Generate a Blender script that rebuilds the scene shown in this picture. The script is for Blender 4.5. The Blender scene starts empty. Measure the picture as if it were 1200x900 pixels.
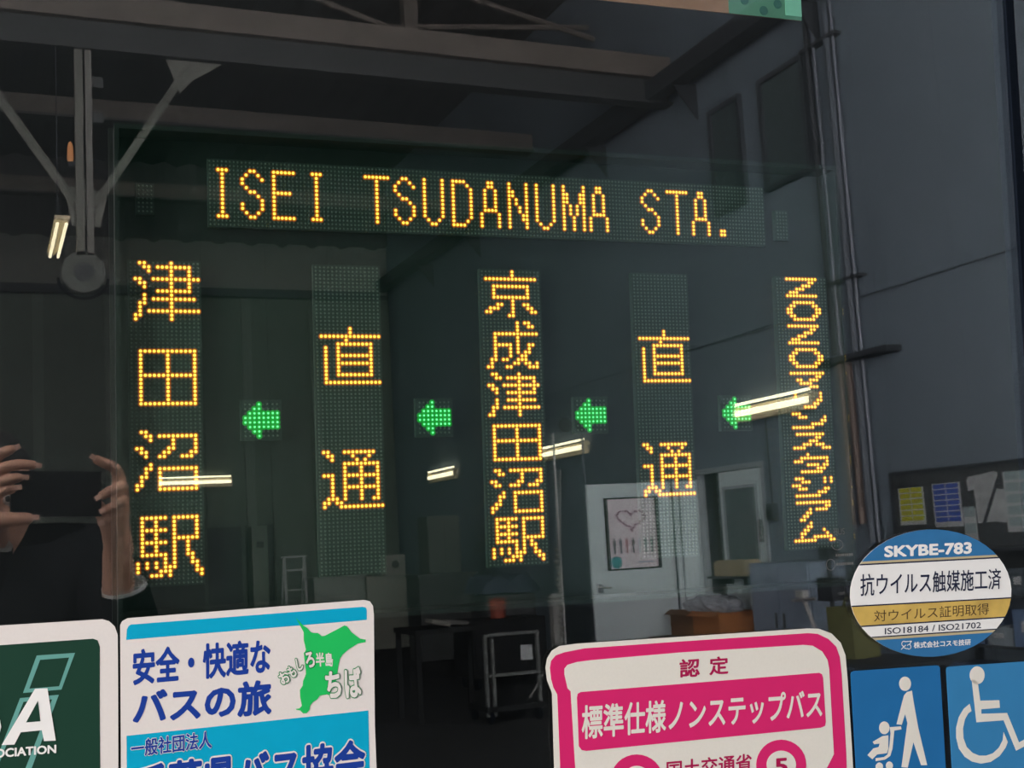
import bpy, bmesh, math, random
from mathutils import Matrix, Vector
random.seed(7)
PI = math.pi
SC = bpy.context.scene
COL = SC.collection

# ---------------------------------------------------------------- camera, sky, exposure
# Two frames: the garage (world, upright, metres) and the bus window, whose glass leans and
# turns a few degrees against the garage. BUS takes bus-window coordinates to the world:
# x along the glass, y into the bus (0 = outer face of the glass), z up the glass.
W = ((0.9979117, -0.0645428, 0.0025588),
     (0.0642840, 0.9962242, 0.0583521),
     (-0.0063154, -0.0580658, 0.9982928))
EYE = Vector((0.0, -1.10, 1.55))
_R = Matrix(W).to_4x4()
BUS = Matrix.Translation(EYE) @ _R @ Matrix.Translation((0, 1.10, 0))
cam_d = bpy.data.cameras.new('camera')
cam = bpy.data.objects.new('camera', cam_d)
COL.objects.link(cam)
cam_d.sensor_width = 36.0
cam_d.lens = 1473.13 / 1200 * 36.0
cam_d.clip_start = 0.01
cr, cu, cf = Vector((0.9438144, -0.3289488, -0.0317329)), Vector((0.0056821, -0.0798549, 0.9967903)), Vector((0.330427, 0.9409654, 0.0734991))
CAMB = Matrix(((cr.x, cu.x, -cf.x, 0), (cr.y, cu.y, -cf.y, -1.10), (cr.z, cu.z, -cf.z, 0), (0, 0, 0, 1)))
cam.matrix_world = BUS @ CAMB
SC.camera = cam

SKY = 17.2
world = bpy.data.worlds.new('overcast')
SC.world = world
world.use_nodes = True
wn = world.node_tree
wn.nodes['Background'].inputs[0].default_value = (1.0, 0.946, 0.914, 1)
wn.nodes['Background'].inputs[1].default_value = SKY
# daylight enters through the gap assumed in the unseen left wall
pd = bpy.data.lights.new('daylight_portal', 'AREA')
pd.shape = 'RECTANGLE'; pd.size = 5.8; pd.size_y = 6.0
pd.cycles.is_portal = True
po = bpy.data.objects.new('daylight_portal', pd); COL.objects.link(po)
po.location = (-6.0, -2.6, 3.1); po.rotation_euler = (PI / 2, 0, -PI / 2)
SC.view_settings.view_transform = 'Standard'
SC.view_settings.look = 'None'
SC.view_settings.exposure = 0.0
SC.view_settings.gamma = 1.0
SC.view_settings.use_curve_mapping = False
SC.cycles.use_denoising = True
SC.cycles.max_bounces = 8
SC.cycles.diffuse_bounces = 4
SC.cycles.transparent_max_bounces = 12
SC.cycles.caustics_reflective = False

# ---------------------------------------------------------------- materials
_M = {}
def mat(name, c, rough=0.6, metal=0.0, var=0.06, scale=30.0, bump=0.0, spec=0.5):
    if name in _M: return _M[name]
    m = bpy.data.materials.new(name); m.use_nodes = True
    nt = m.node_tree; b = nt.nodes['Principled BSDF']
    b.inputs['Roughness'].default_value = rough
    b.inputs['Metallic'].default_value = metal
    b.inputs['Specular IOR Level'].default_value = spec
    b.inputs['Base Color'].default_value = (*c, 1)
    if var or bump:
        tc = nt.nodes.new('ShaderNodeTexCoord'); n = nt.nodes.new('ShaderNodeTexNoise')
        n.inputs['Scale'].default_value = scale; n.inputs['Detail'].default_value = 4
        nt.links.new(tc.outputs['Object'], n.inputs['Vector'])
        if var:
            r = nt.nodes.new('ShaderNodeValToRGB')
            r.color_ramp.elements[0].position = 0.3; r.color_ramp.elements[1].position = 0.7
            r.color_ramp.elements[0].color = (*[max(0, v * (1 - var)) for v in c], 1)
            r.color_ramp.elements[1].color = (*[min(1, v * (1 + var)) for v in c], 1)
            nt.links.new(n.outputs['Fac'], r.inputs['Fac']); nt.links.new(r.outputs['Color'], b.inputs['Base Color'])
        if bump:
            bp = nt.nodes.new('ShaderNodeBump'); bp.inputs['Strength'].default_value = bump; bp.inputs['Distance'].default_value = 0.01
            nt.links.new(n.outputs['Fac'], bp.inputs['Height']); nt.links.new(bp.outputs['Normal'], b.inputs['Normal'])
    _M[name] = m
    return m

def emis(name, c, s):
    if name in _M: return _M[name]
    m = bpy.data.materials.new(name); m.use_nodes = True
    nt = m.node_tree; b = nt.nodes['Principled BSDF']
    b.inputs['Base Color'].default_value = (*[min(1, v) * 0.5 for v in c], 1)
    b.inputs['Emission Color'].default_value = (*c, 1); b.inputs['Emission Strength'].default_value = s
    b.inputs['Roughness'].default_value = 0.4
    _M[name] = m
    return m

def glass_mat(name, tint, haze=0.0, hazec=(0.5, 0.7, 0.6), ior=1.52):
    """thin sheet: each face mirrors by Fresnel and lets the rest straight through, slightly tinted"""
    m = bpy.data.materials.new(name); m.use_nodes = True
    nt = m.node_tree; nt.nodes.clear()
    out = nt.nodes.new('ShaderNodeOutputMaterial')
    geo = nt.nodes.new('ShaderNodeNewGeometry')
    mx = nt.nodes.new('ShaderNodeMix'); mx.data_type = 'FLOAT'
    mx.inputs[2].default_value = ior; mx.inputs[3].default_value = 1 / ior
    nt.links.new(geo.outputs['Backfacing'], mx.inputs[0])
    fr = nt.nodes.new('ShaderNodeFresnel'); nt.links.new(mx.outputs[0], fr.inputs['IOR'])
    tr = nt.nodes.new('ShaderNodeBsdfTransparent'); tr.inputs[0].default_value = (*tint, 1)
    gl = nt.nodes.new('ShaderNodeBsdfGlossy'); gl.inputs['Roughness'].default_value = 0.0; gl.inputs['Color'].default_value = (1, 1, 1, 1)
    base = tr.outputs[0]
    if haze:
        df = nt.nodes.new('ShaderNodeBsdfDiffuse'); df.inputs[0].default_value = (*hazec, 1)
        m2 = nt.nodes.new('ShaderNodeMixShader'); m2.inputs[0].default_value = haze
        nt.links.new(tr.outputs[0], m2.inputs[1]); nt.links.new(df.outputs[0], m2.inputs[2]); base = m2.outputs[0]
    ms = nt.nodes.new('ShaderNodeMixShader')
    nt.links.new(fr.outputs[0], ms.inputs[0]); nt.links.new(base, ms.inputs[1]); nt.links.new(gl.outputs[0], ms.inputs[2])
    nt.links.new(ms.outputs[0], out.inputs['Surface'])
    return m

# ---------------------------------------------------------------- mesh helpers
class MB:
    def __init__(s): s.v = []; s.f = []; s.mi = []
    def add(s, vs, fs, mi=0):
        n = len(s.v); s.v += [tuple(v) for v in vs]
        for f in fs: s.f.append(tuple(n + i for i in f)); s.mi.append(mi)
        return s
    def box(s, x0, x1, y0, y1, z0, z1, mi=0):
        x0, x1 = min(x0, x1), max(x0, x1); y0, y1 = min(y0, y1), max(y0, y1); z0, z1 = min(z0, z1), max(z0, z1)
        return s.add([(x0,y0,z0),(x1,y0,z0),(x1,y1,z0),(x0,y1,z0),(x0,y0,z1),(x1,y0,z1),(x1,y1,z1),(x0,y1,z1)],
                     [(3,2,1,0),(4,5,6,7),(0,1,5,4),(1,2,6,5),(2,3,7,6),(3,0,4,7)], mi)
    def obox(s, c, ax, ay, az, mi=0):
        """oriented box: centre and three half-axis vectors"""
        c, ax, ay, az = map(Vector, (c, ax, ay, az)); P = []
        for k in (-1, 1):
            for i, j in ((-1,-1),(1,-1),(1,1),(-1,1)): P.append(c + ax*i + ay*j + az*k)
        return s.add(P, [(3,2,1,0),(4,5,6,7),(0,1,5,4),(1,2,6,5),(2,3,7,6),(3,0,4,7)], mi)
    def tube(s, pts, r, n=8, mi=0, cap=True):
        pts = [Vector(p) for p in pts]; rs = r if isinstance(r, (list, tuple)) else [r] * len(pts)
        rings = []
        for i, p in enumerate(pts):
            d = (pts[min(i+1, len(pts)-1)] - pts[max(i-1, 0)]).normalized()
            a = Vector((0,0,1)) if abs(d.z) < 0.9 else Vector((1,0,0))
            u = d.cross(a).normalized(); w = d.cross(u)
            rings.append([p + (u*math.cos(2*PI*k/n) + w*math.sin(2*PI*k/n)) * rs[i] for k in range(n)])
        vs = [q for R in rings for q in R]; fs = []
        for i in range(len(pts)-1):
            for k in range(n):
                fs.append((i*n+k, i*n+(k+1)%n, (i+1)*n+(k+1)%n, (i+1)*n+k))
        if cap: fs += [tuple(range(n-1,-1,-1)), tuple((len(pts)-1)*n+k for k in range(n))]
        return s.add(vs, fs, mi)
    def lathe(s, c, prof, n=16, mi=0, axis='z'):
        """prof: (radius, height) list about an axis through c"""
        c = Vector(c); vs = []
        for r, h in prof:
            for k in range(n):
                a = 2*PI*k/n; p = (r*math.cos(a), r*math.sin(a), h)
                if axis == 'y': p = (p[0], p[2], p[1])
                if axis == 'x': p = (p[2], p[0], p[1])
                vs.append(c + Vector(p))
        fs = []
        for i in range(len(prof)-1):
            for k in range(n): fs.append((i*n+k, i*n+(k+1)%n, (i+1)*n+(k+1)%n, (i+1)*n+k))
        fs += [tuple(range(n-1,-1,-1)), tuple((len(prof)-1)*n+k for k in range(n))]
        return s.add(vs, fs, mi)
    def sheet(s, poly, y0, y1, mi=0):
        """flat plate in the x-z plane from a polygon in (x, z); y0 is the side towards the viewer"""
        a = sum(poly[i][0]*poly[(i+1)%len(poly)][1]-poly[(i+1)%len(poly)][0]*poly[i][1] for i in range(len(poly)))
        if a < 0: poly = poly[::-1]
        n = len(poly)
        vs = [(x, y0, z) for x, z in poly] + [(x, y1, z) for x, z in poly]
        fs = [tuple(range(n)), tuple(range(2*n-1, n-1, -1))] + [((i+1)%n, i, n+i, n+(i+1)%n) for i in range(n)]
        return s.add(vs, fs, mi)

def link(name, mb, m, parent=None, origin=(0,0,0), mw=None, smooth=False, **props):
    me = bpy.data.meshes.new(name)
    o = Vector(origin)
    me.from_pydata([tuple(Vector(v) - o) for v in mb.v], [], mb.f)
    ms = m if isinstance(m, (list, tuple)) else [m]
    for q in ms: me.materials.append(q)
    if len(ms) > 1: me.polygons.foreach_set('material_index', mb.mi)
    if smooth: me.polygons.foreach_set('use_smooth', [True] * len(me.polygons))
    me.validate(); me.update()
    ob = bpy.data.objects.new(name, me); COL.objects.link(ob)
    if parent: ob.parent = parent
    else:
        ob.matrix_world = (mw or Matrix.Identity(4)) @ Matrix.Translation(o)
    for k, v in props.items(): ob[k] = v
    return ob

class Thing:
    """an Empty at the thing's base; its parts are given in the same frame as loc"""
    def __init__(s, name, label, cat, loc, mw=None, group=None, kind=None):
        s.loc = Vector(loc)
        o = bpy.data.objects.new(name, None); COL.objects.link(o)
        o.empty_display_size = 0.05
        o.matrix_world = (mw or Matrix.Identity(4)) @ Matrix.Translation(s.loc)
        if label: o['label'] = label
        if cat: o['category'] = cat
        if group: o['group'] = group
        if kind: o['kind'] = kind
        s.o = o
    def part(s, name, mb, m, parent=None, **kw):
        return link(name, mb, m, parent or s.o, s.loc, **kw)

def one(name, mb, m, label, cat, origin, mw=None, group=None, **kw):
    p = dict(label=label, category=cat)
    if group: p['group'] = group
    return link(name, mb, m, None, origin, mw, **p, **kw)

# ---- lettering: outlines of the built-in font, warped onto a quadrilateral
_tc = {}
def glyphs(body, bold):
    k = (body, bold)
    if k in _tc: return _tc[k]
    c = bpy.data.curves.new('lettering', 'FONT'); c.body = body; c.offset = bold; c.resolution_u = 3
    o = bpy.data.objects.new('lettering', c); COL.objects.link(o)
    dg = bpy.context.evaluated_depsgraph_get()
    me = bpy.data.meshes.new_from_object(o.evaluated_get(dg))
    vs = [(v.co.x, v.co.y) for v in me.vertices]; fs = [tuple(p.vertices) for p in me.polygons]
    bpy.data.objects.remove(o); bpy.data.curves.remove(c); bpy.data.meshes.remove(me)
    _tc[k] = (vs, fs)
    return _tc[k]
def text_mb(body, quad, y, bold=0.0, grow=0.0, mb=None, mi=0):
    """quad: four (x, z) corners TL, TR, BR, BL of the inked area. Heavier strokes come from printing the
    outlines several times, shifted around a small circle"""
    vs, fs = glyphs(body, 0.0)
    x0, x1 = min(p[0] for p in vs), max(p[0] for p in vs); y0, y1 = min(p[1] for p in vs), max(p[1] for p in vs)
    r0 = bold; x0 -= r0; x1 += r0; y0 -= r0; y1 += r0
    TL, TR, BR, BL = [Vector(p) for p in quad]
    mb = mb or MB(); R = bold + grow
    offs = [(0, 0)] if R == 0 else [(R*math.cos(2*PI*k/12), R*math.sin(2*PI*k/12)) for k in range(12)] + [(R*.5*math.cos(2*PI*k/6), R*.5*math.sin(2*PI*k/6)) for k in range(6 if R > 0.03 else 0)]
    for j, (ox, oy) in enumerate(offs):
        out = []
        for x, z in vs:
            u = (x+ox-x0)/(x1-x0); t = (z+oy-y0)/(y1-y0)
            p = (BL*(1-u)+BR*u)*(1-t) + (TL*(1-u)+TR*u)*t
            out.append((p.x, y - j*1.5e-6, p.y))
        mb.add(out, fs, mi)
    return mb
mm = lambda pts: [(x/1000, z/1000) for x, z in pts]

ART = {
 'blue_outer': [(36.5,-112.1),(38.1,-108.9),(42.4,-106.7),(241.8,-104.0),(246.9,-105.6),(249.6,-109.7),(250.2,-117.2),(248.8,-213.4),(249.6,-261.3),(35.8,-238.2)],
 'blue_stripe': [(41.2,-124.3),(41.8,-115.8),(43.2,-113.1),(45.0,-112.1),(240.4,-109.9),(243.0,-110.8),(243.9,-113.1),(243.7,-121.5)],
 'cyan_block': [(40.7,-202.3),(243.2,-200.0),(243.1,-260.6),(40.8,-238.8)],
 'map': [(181.3,-115.4),(183.9,-118.4),(188.1,-122.9),(191.2,-125.0),(194.2,-128.8),(196.7,-129.6),(200.4,-129.9),(203.4,-132.8),(206.5,-132.7),(212.2,-130.1),(216.0,-128.5),(223.6,-125.0),(225.9,-125.9),(229.8,-131.3),(237.2,-137.4),(242.3,-138.6),(242.2,-140.8),(235.2,-141.6),(226.9,-145.9),(221.8,-149.8),(219.2,-153.3),(217.9,-158.1),(217.2,-161.7),(215.0,-173.7),(208.6,-184.1),(207.4,-183.0),(200.9,-183.5),(198.6,-186.3),(194.9,-188.4),(192.3,-191.2),(191.7,-194.7),(189.1,-197.5),(186.1,-197.3),(183.7,-194.6),(180.3,-193.7),(180.0,-192.9),(183.1,-192.8),(185.2,-190.8),(183.9,-183.2),(183.8,-177.2),(186.3,-173.7),(186.6,-170.1),(189.2,-164.3),(189.2,-161.9),(187.7,-146.0),(189.0,-144.9),(189.6,-143.1),(187.9,-135.1),(188.0,-128.4),(185.1,-122.7)],
 't_anzen': [(46.2,-132.4),(159.5,-131.0),(159.0,-161.2),(45.9,-162.2)],
 't_basu': [(45.8,-166.2),(159.7,-166.0),(159.2,-196.0),(45.6,-194.4)],
 't_ippan': [(44.2,-206.2),(109.1,-204.6),(108.9,-218.9),(44.1,-220.1)],
 't_chiba': [(46.3,-226.6),(240.1,-223.5),(239.2,-261.1),(45.9,-262.0)],
 't_o': [(164.4,-162.0),(172.4,-158.9),(176.7,-168.9),(168.7,-171.9)],
 't_mo': [(172.0,-157.2),(178.3,-155.2),(182.0,-165.1),(175.7,-167.0)],
 't_shi': [(180.1,-150.6),(185.6,-149.9),(187.5,-160.2),(182.1,-160.9)],
 't_ro': [(187.8,-146.1),(195.4,-145.1),(197.9,-158.4),(190.4,-159.3)],
 't_han': [(197.6,-146.7),(205.3,-146.7),(205.9,-158.9),(198.2,-158.8)],
 't_shima': [(206.0,-147.3),(212.8,-147.5),(213.2,-159.5),(206.4,-159.3)],
 't_chi': [(205.5,-163.2),(219.2,-163.6),(220.0,-186.8),(206.3,-186.3)],
 't_ba': [(221.7,-161.6),(236.7,-161.5),(238.5,-187.9),(223.4,-187.9)],
 'grn_outer': [(-75.8,-106.1),(-55.6,-106.0),(22.6,-106.2),(27.9,-108.2),(32.2,-112.7),(34.5,-119.8),(34.5,-158.7),(33.3,-238.5),(-75.8,-226.7)],
 'grn_in': [(-75.8,-121.7),(-55.6,-121.6),(15.2,-121.5),(18.7,-123.1),(20.4,-128.5),(20.0,-171.3),(18.8,-236.9),(-75.8,-226.7)],
 'A_out': [(-29.5,-158.2),(-20.1,-158.5),(-13.9,-200.7),(-22.8,-200.3),(-24.5,-191.5),(-40.2,-191.6),(-45.0,-200.8),(-54.5,-200.3)],
 'A_in': [(-27.3,-167.8),(-25.5,-184.3),(-36.3,-184.2)],
 'para1o': [(-28.1,-131.8),(1.2,-131.9),(-9.4,-160.5),(-38.5,-160.8)],
 'para1i': [(-25.5,-135.5),(-3.4,-135.3),(-11.2,-157.7),(-33.7,-157.7)],
 'para2o': [(-40.7,-164.6),(-11.4,-164.5),(-33.6,-224.5),(-63.3,-224.1)],
 'para2i': [(-38.1,-167.8),(-16.6,-167.8),(-38.0,-223.4),(-59.5,-222.5)],
 't_B': [(-74.5,-157.0),(-54.1,-157.6),(-55.1,-198.0),(-76.4,-196.9)],
 't_assoc': [(-75.2,-202.5),(-13.5,-203.9),(-13.6,-210.7),(-75.2,-209.8)],
 'pk_outer': [(415.2,-281.5),(415.7,-200.4),(414.9,-197.5),(411.2,-187.9),(410.1,-176.5),(411.9,-168.1),(416.8,-161.3),(424.7,-157.6),(441.9,-156.7),(465.6,-157.0),(551.5,-158.1),(690.0,-159.9),(702.6,-161.1),(716.8,-166.7),(727.1,-176.8),(731.9,-189.6),(733.0,-216.0),(733.4,-270.0),(730.7,-315.8)],
 'pk_mid': [(420.5,-282.1),(420.7,-201.5),(417.1,-194.8),(415.1,-186.8),(414.4,-176.8),(415.7,-170.5),(420.5,-165.9),(429.1,-163.7),(449.6,-161.6),(551.3,-162.5),(689.7,-164.5),(700.5,-165.9),(712.8,-171.9),(721.4,-180.2),(725.0,-190.6),(726.2,-207.7),(726.9,-272.5),(724.2,-293.7),(717.1,-314.3)],
 'pk_in': [(433.6,-283.5),(434.0,-199.8),(431.0,-196.7),(428.4,-183.6),(428.6,-178.6),(431.8,-175.3),(441.3,-173.5),(455.5,-172.9),(550.8,-172.8),(683.7,-175.6),(694.4,-177.2),(704.9,-183.6),(710.7,-192.6),(712.0,-201.9),(712.5,-277.2),(710.6,-287.7),(705.5,-297.8),(696.0,-305.9),(681.5,-310.4)],
 'pk_band': [(440.2,-250.2),(440.0,-206.0),(440.9,-202.5),(444.1,-201.2),(700.1,-204.2),(703.2,-205.8),(704.4,-209.8),(705.0,-252.8),(703.9,-256.5),(698.8,-257.8),(447.5,-255.2),(442.9,-254.0)],
 't_nonstep': [(444.4,-213.3),(702.8,-219.9),(701.1,-248.3),(443.2,-244.5)],
 't_nin': [(546.8,-179.2),(568.5,-179.5),(567.7,-197.1),(546.0,-196.4)],
 't_tei': [(578.7,-179.4),(599.5,-179.9),(598.6,-197.1),(577.9,-196.9)],
 't_kokudo': [(528.8,-272.8),(620.4,-274.5),(619.5,-291.1),(528.1,-289.4)],
 'ringLo': [(524.4,-290.5),(523.7,-295.1),(521.9,-299.5),(519.2,-303.4),(515.7,-306.7),(511.5,-309.2),(506.7,-310.9),(501.6,-311.7),(496.3,-311.5),(491.1,-310.5),(486.1,-308.6),(481.6,-305.8),(477.7,-302.4),(474.5,-298.4),(472.3,-294.0),(470.9,-289.4),(470.6,-284.7),(471.3,-280.1),(473.0,-275.7),(475.6,-271.9),(479.1,-268.6),(483.3,-266.0),(488.0,-264.3),(493.1,-263.4),(498.4,-263.5),(503.6,-264.5),(508.6,-266.4),(513.2,-269.1),(517.2,-272.5),(520.4,-276.5),(522.8,-281.0),(524.1,-285.7)],
 'ringLi': [(512.6,-289.2),(512.2,-291.8),(511.2,-294.3),(509.7,-296.5),(507.7,-298.3),(505.3,-299.8),(502.6,-300.7),(499.7,-301.2),(496.7,-301.1),(493.8,-300.5),(491.0,-299.5),(488.4,-297.9),(486.2,-296.0),(484.4,-293.7),(483.1,-291.2),(482.3,-288.6),(482.2,-285.9),(482.6,-283.3),(483.5,-280.9),(485.0,-278.7),(487.0,-276.8),(489.4,-275.4),(492.0,-274.4),(494.9,-273.9),(497.9,-273.9),(500.9,-274.5),(503.7,-275.6),(506.3,-277.1),(508.5,-279.1),(510.4,-281.3),(511.7,-283.8),(512.4,-286.5)],
 'ringRo': [(680.4,-291.9),(679.6,-296.5),(677.7,-300.8),(674.9,-304.7),(671.2,-308.0),(666.7,-310.5),(661.8,-312.2),(656.5,-312.9),(651.0,-312.8),(645.6,-311.7),(640.5,-309.8),(635.8,-307.1),(631.8,-303.7),(628.6,-299.7),(626.2,-295.4),(624.9,-290.8),(624.6,-286.1),(625.4,-281.5),(627.2,-277.2),(630.0,-273.4),(633.6,-270.1),(637.9,-267.5),(642.8,-265.8),(648.1,-265.0),(653.6,-265.0),(659.0,-266.0),(664.2,-267.9),(669.0,-270.6),(673.1,-274.0),(676.4,-278.0),(678.8,-282.4),(680.1,-287.1)],
 'ringRi': [(668.8,-290.7),(668.3,-293.3),(667.2,-295.7),(665.6,-297.9),(663.4,-299.7),(660.8,-301.1),(657.9,-302.0),(654.8,-302.5),(651.6,-302.4),(648.4,-301.8),(645.4,-300.7),(642.6,-299.1),(640.3,-297.2),(638.3,-295.0),(637.0,-292.5),(636.2,-289.9),(636.0,-287.3),(636.4,-284.7),(637.5,-282.3),(639.1,-280.1),(641.3,-278.3),(643.8,-276.9),(646.7,-275.9),(649.8,-275.4),(653.0,-275.5),(656.2,-276.1),(659.3,-277.2),(662.0,-278.7),(664.4,-280.6),(666.4,-282.9),(667.8,-285.4),(668.6,-288.0)],
 't_5': [(645.1,-282.2),(659.7,-282.8),(658.8,-298.2),(644.3,-297.4)],
 'oval': [(940.9,-135.7),(939.9,-144.4),(937.1,-152.9),(932.6,-161.0),(926.5,-168.7),(918.9,-175.7),(909.9,-181.9),(899.7,-187.3),(888.5,-191.8),(876.5,-195.2),(864.0,-197.5),(851.0,-198.7),(838.0,-198.9),(825.0,-197.9),(812.4,-195.8),(800.2,-192.7),(788.8,-188.7),(778.2,-183.7),(768.8,-177.9),(760.5,-171.4),(753.5,-164.3),(748.0,-156.8),(743.9,-148.8),(741.5,-140.6),(740.7,-132.3),(741.5,-124.0),(743.9,-115.9),(747.9,-108.0),(753.4,-100.6),(760.4,-93.7),(768.8,-87.4),(778.3,-81.9),(788.9,-77.2),(800.4,-73.5),(812.7,-70.7),(825.4,-69.1),(838.5,-68.5),(851.7,-69.1),(864.7,-70.8),(877.3,-73.6),(889.3,-77.4),(900.5,-82.3),(910.7,-88.1),(919.6,-94.7),(927.1,-102.0),(933.1,-110.0),(937.5,-118.3),(940.1,-126.9)],
 'ov_l1': [(753.7,-100.1),(924.4,-101.6)],
 'ov_l2': [(743.0,-141.6),(938.9,-145.1)],
 'ov_l3': [(754.4,-162.1),(929.6,-164.6)],
 'ov_l4': [(766.3,-174.6),(915.9,-177.0)],
 't_sky': [(784.4,-82.9),(893.4,-83.7),(892.5,-96.1),(783.7,-94.5)],
 't_kou': [(754.0,-109.8),(929.0,-113.1),(927.4,-135.3),(752.6,-132.1)],
 't_tai': [(768.0,-147.3),(910.7,-148.6),(909.8,-160.7),(767.3,-158.7)],
 't_iso': [(779.9,-165.7),(899.0,-167.6),(898.6,-173.9),(779.5,-172.1)],
 't_kabu': [(813.9,-182.2),(884.9,-184.2),(884.4,-190.4),(813.4,-188.8)],
 'ov_logo': [(797.9,-180.0),(811.7,-181.0),(811.1,-190.1),(797.3,-189.6)],
 'st_sq': [(736.7,-208.9),(737.6,-206.7),(740.8,-205.8),(839.0,-207.9),(842.6,-208.5),(844.5,-210.7),(845.1,-331.8),(738.0,-320.0)],
 'st_head': [(808.0,-224.0),(807.6,-225.8),(806.8,-227.5),(805.5,-228.9),(804.0,-229.9),(802.2,-230.5),(800.3,-230.5),(798.4,-230.1),(796.7,-229.3),(795.3,-228.0),(794.3,-226.4),(793.7,-224.7),(793.6,-222.8),(793.9,-220.9),(794.7,-219.3),(796.0,-217.9),(797.6,-216.9),(799.3,-216.3),(801.2,-216.2),(803.1,-216.6),(804.8,-217.5),(806.2,-218.7),(807.2,-220.3),(807.9,-222.1)],
 'st_body': [(808.6,-231.0),(802.6,-231.8),(798.7,-234.9),(787.9,-262.8),(794.1,-264.0),(798.8,-253.7),(801.1,-262.8),(791.1,-305.8),(798.6,-307.1),(807.0,-282.6),(814.9,-306.4),(822.2,-307.1),(813.8,-268.5),(810.0,-242.7)],
 'st_chead': [(779.3,-265.6),(779.0,-267.2),(778.3,-268.7),(777.2,-269.9),(775.8,-270.8),(774.3,-271.3),(772.7,-271.3),(771.1,-271.0),(769.6,-270.2),(768.4,-269.1),(767.5,-267.6),(767.0,-266.1),(766.9,-264.4),(767.2,-262.8),(767.9,-261.3),(769.0,-260.1),(770.3,-259.2),(771.9,-258.7),(773.5,-258.6),(775.1,-259.0),(776.5,-259.8),(777.8,-260.9),(778.7,-262.3),(779.2,-263.9)],
 'st_child': [(758.4,-277.4),(770.3,-273.0),(777.4,-272.8),(776.6,-285.8),(774.5,-290.3),(762.9,-290.4),(757.0,-294.5),(751.5,-289.9),(758.9,-284.0),(765.2,-283.2),(766.6,-280.1),(760.0,-280.0)],
 'st_cart': [(779.7,-264.9),(793.1,-265.4),(793.5,-268.4),(784.8,-268.8),(781.6,-286.3),(778.4,-293.4),(772.0,-296.4),(760.8,-296.8),(761.0,-293.8),(770.7,-293.8),(775.3,-291.6),(778.2,-283.0),(780.2,-271.3)],
 'st_w1': [(769.2,-303.1),(768.9,-304.4),(768.2,-305.4),(767.2,-306.2),(765.9,-306.7),(764.6,-306.7),(763.2,-306.4),(762.0,-305.7),(761.1,-304.7),(760.6,-303.5),(760.4,-302.2),(760.7,-300.9),(761.4,-299.9),(762.5,-299.1),(763.7,-298.6),(765.1,-298.5),(766.4,-298.9),(767.6,-299.6),(768.6,-300.6),(769.1,-301.8)],
 'st_w2': [(781.0,-303.3),(780.7,-304.5),(780.0,-305.6),(779.0,-306.4),(777.8,-306.9),(776.5,-307.0),(775.2,-306.6),(774.0,-305.9),(773.2,-304.9),(772.6,-303.7),(772.5,-302.4),(772.8,-301.2),(773.5,-300.1),(774.5,-299.3),(775.7,-298.8),(777.0,-298.7),(778.3,-299.1),(779.5,-299.8),(780.3,-300.8),(780.9,-302.0)],
 'wc_sq': [(852.1,-213.6),(853.1,-211.1),(856.5,-210.5),(962.7,-212.9),(966.5,-214.1),(968.2,-217.4),(967.2,-345.1),(852.8,-332.6)],
 'wc_head': [(899.9,-222.8),(899.4,-225.2),(898.3,-227.3),(896.7,-229.1),(894.6,-230.4),(892.3,-231.1),(889.8,-231.3),(887.4,-230.7),(885.2,-229.6),(883.3,-228.0),(882.0,-226.0),(881.2,-223.7),(881.0,-221.3),(881.5,-219.0),(882.6,-216.8),(884.3,-215.1),(886.3,-213.8),(888.7,-213.0),(891.1,-212.9),(893.5,-213.4),(895.8,-214.5),(897.6,-216.1),(899.0,-218.1),(899.8,-220.4)],
 'wc_body': [(883.2,-226.1),(890.6,-228.2),(892.4,-248.4),(916.7,-250.0),(916.9,-257.9),(893.1,-257.3),(892.9,-261.9),(925.7,-264.0),(938.8,-295.8),(950.8,-291.5),(954.2,-298.1),(934.3,-303.8),(920.7,-271.2),(886.1,-270.0)],
 'wc_arc': [(879.0,-250.3),(871.1,-254.9),(864.4,-262.7),(860.5,-272.9),(859.8,-283.5),(862.2,-294.3),(868.7,-303.3),(877.6,-309.2),(888.7,-312.5),(901.1,-312.0),(912.9,-307.1),(921.1,-299.4),(924.4,-293.9),(919.8,-283.2),(918.1,-291.4),(912.5,-298.6),(904.5,-303.5),(895.9,-305.0),(887.4,-304.2),(879.2,-300.6),(872.1,-293.8),(868.7,-284.4),(868.8,-274.5),(871.9,-265.6),(876.4,-260.0),(880.7,-258.0)],
}

# ---------------------------------------------------------------- the bus window (bus frame)
GLASS = glass_mat('window_glass', (0.93, 0.955, 0.95))
COVER = glass_mat('cover_glass', (0.90, 0.97, 0.94), haze=0.004, hazec=(0.30, 0.85, 0.6), ior=1.30)
black = mat('black_panel', (0.008, 0.009, 0.010), 0.75, spec=0.1)
rubber = mat('black_rubber', (0.004, 0.006, 0.010), 0.9, spec=0.03, bump=0.1, scale=200)
paint = mat('bus_paint', (0.30, 0.31, 0.33), 0.35)
S = dict(kind='structure')
link('window_1', MB().box(-0.80, 0.9795, 0.0, 0.005, -0.46, 0.64), GLASS, mw=BUS, **S)
link('window_2', MB().box(0.9895, 1.75, 0.0, 0.005, -0.46, 0.64), GLASS, mw=BUS, **S)
link('trim_1', MB().add([(0.9770,-0.0025,-0.46),(0.9890,-0.0025,-0.46),(0.9905,0.02,-0.46),(0.9770,0.02,-0.46),
                         (0.9800,-0.0025,0.64),(0.9905,-0.0025,0.64),(0.9905,0.02,0.64),(0.9785,0.02,0.64)],
                        [(3,2,1,0),(4,5,6,7),(0,1,5,4),(1,2,6,5),(2,3,7,6),(3,0,4,7)]), rubber, mw=BUS, **S)
bus = Thing('bus', 'dark bus body around and behind the sign window', 'bus', (0.4, 0.0, -0.5), BUS)
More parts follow.
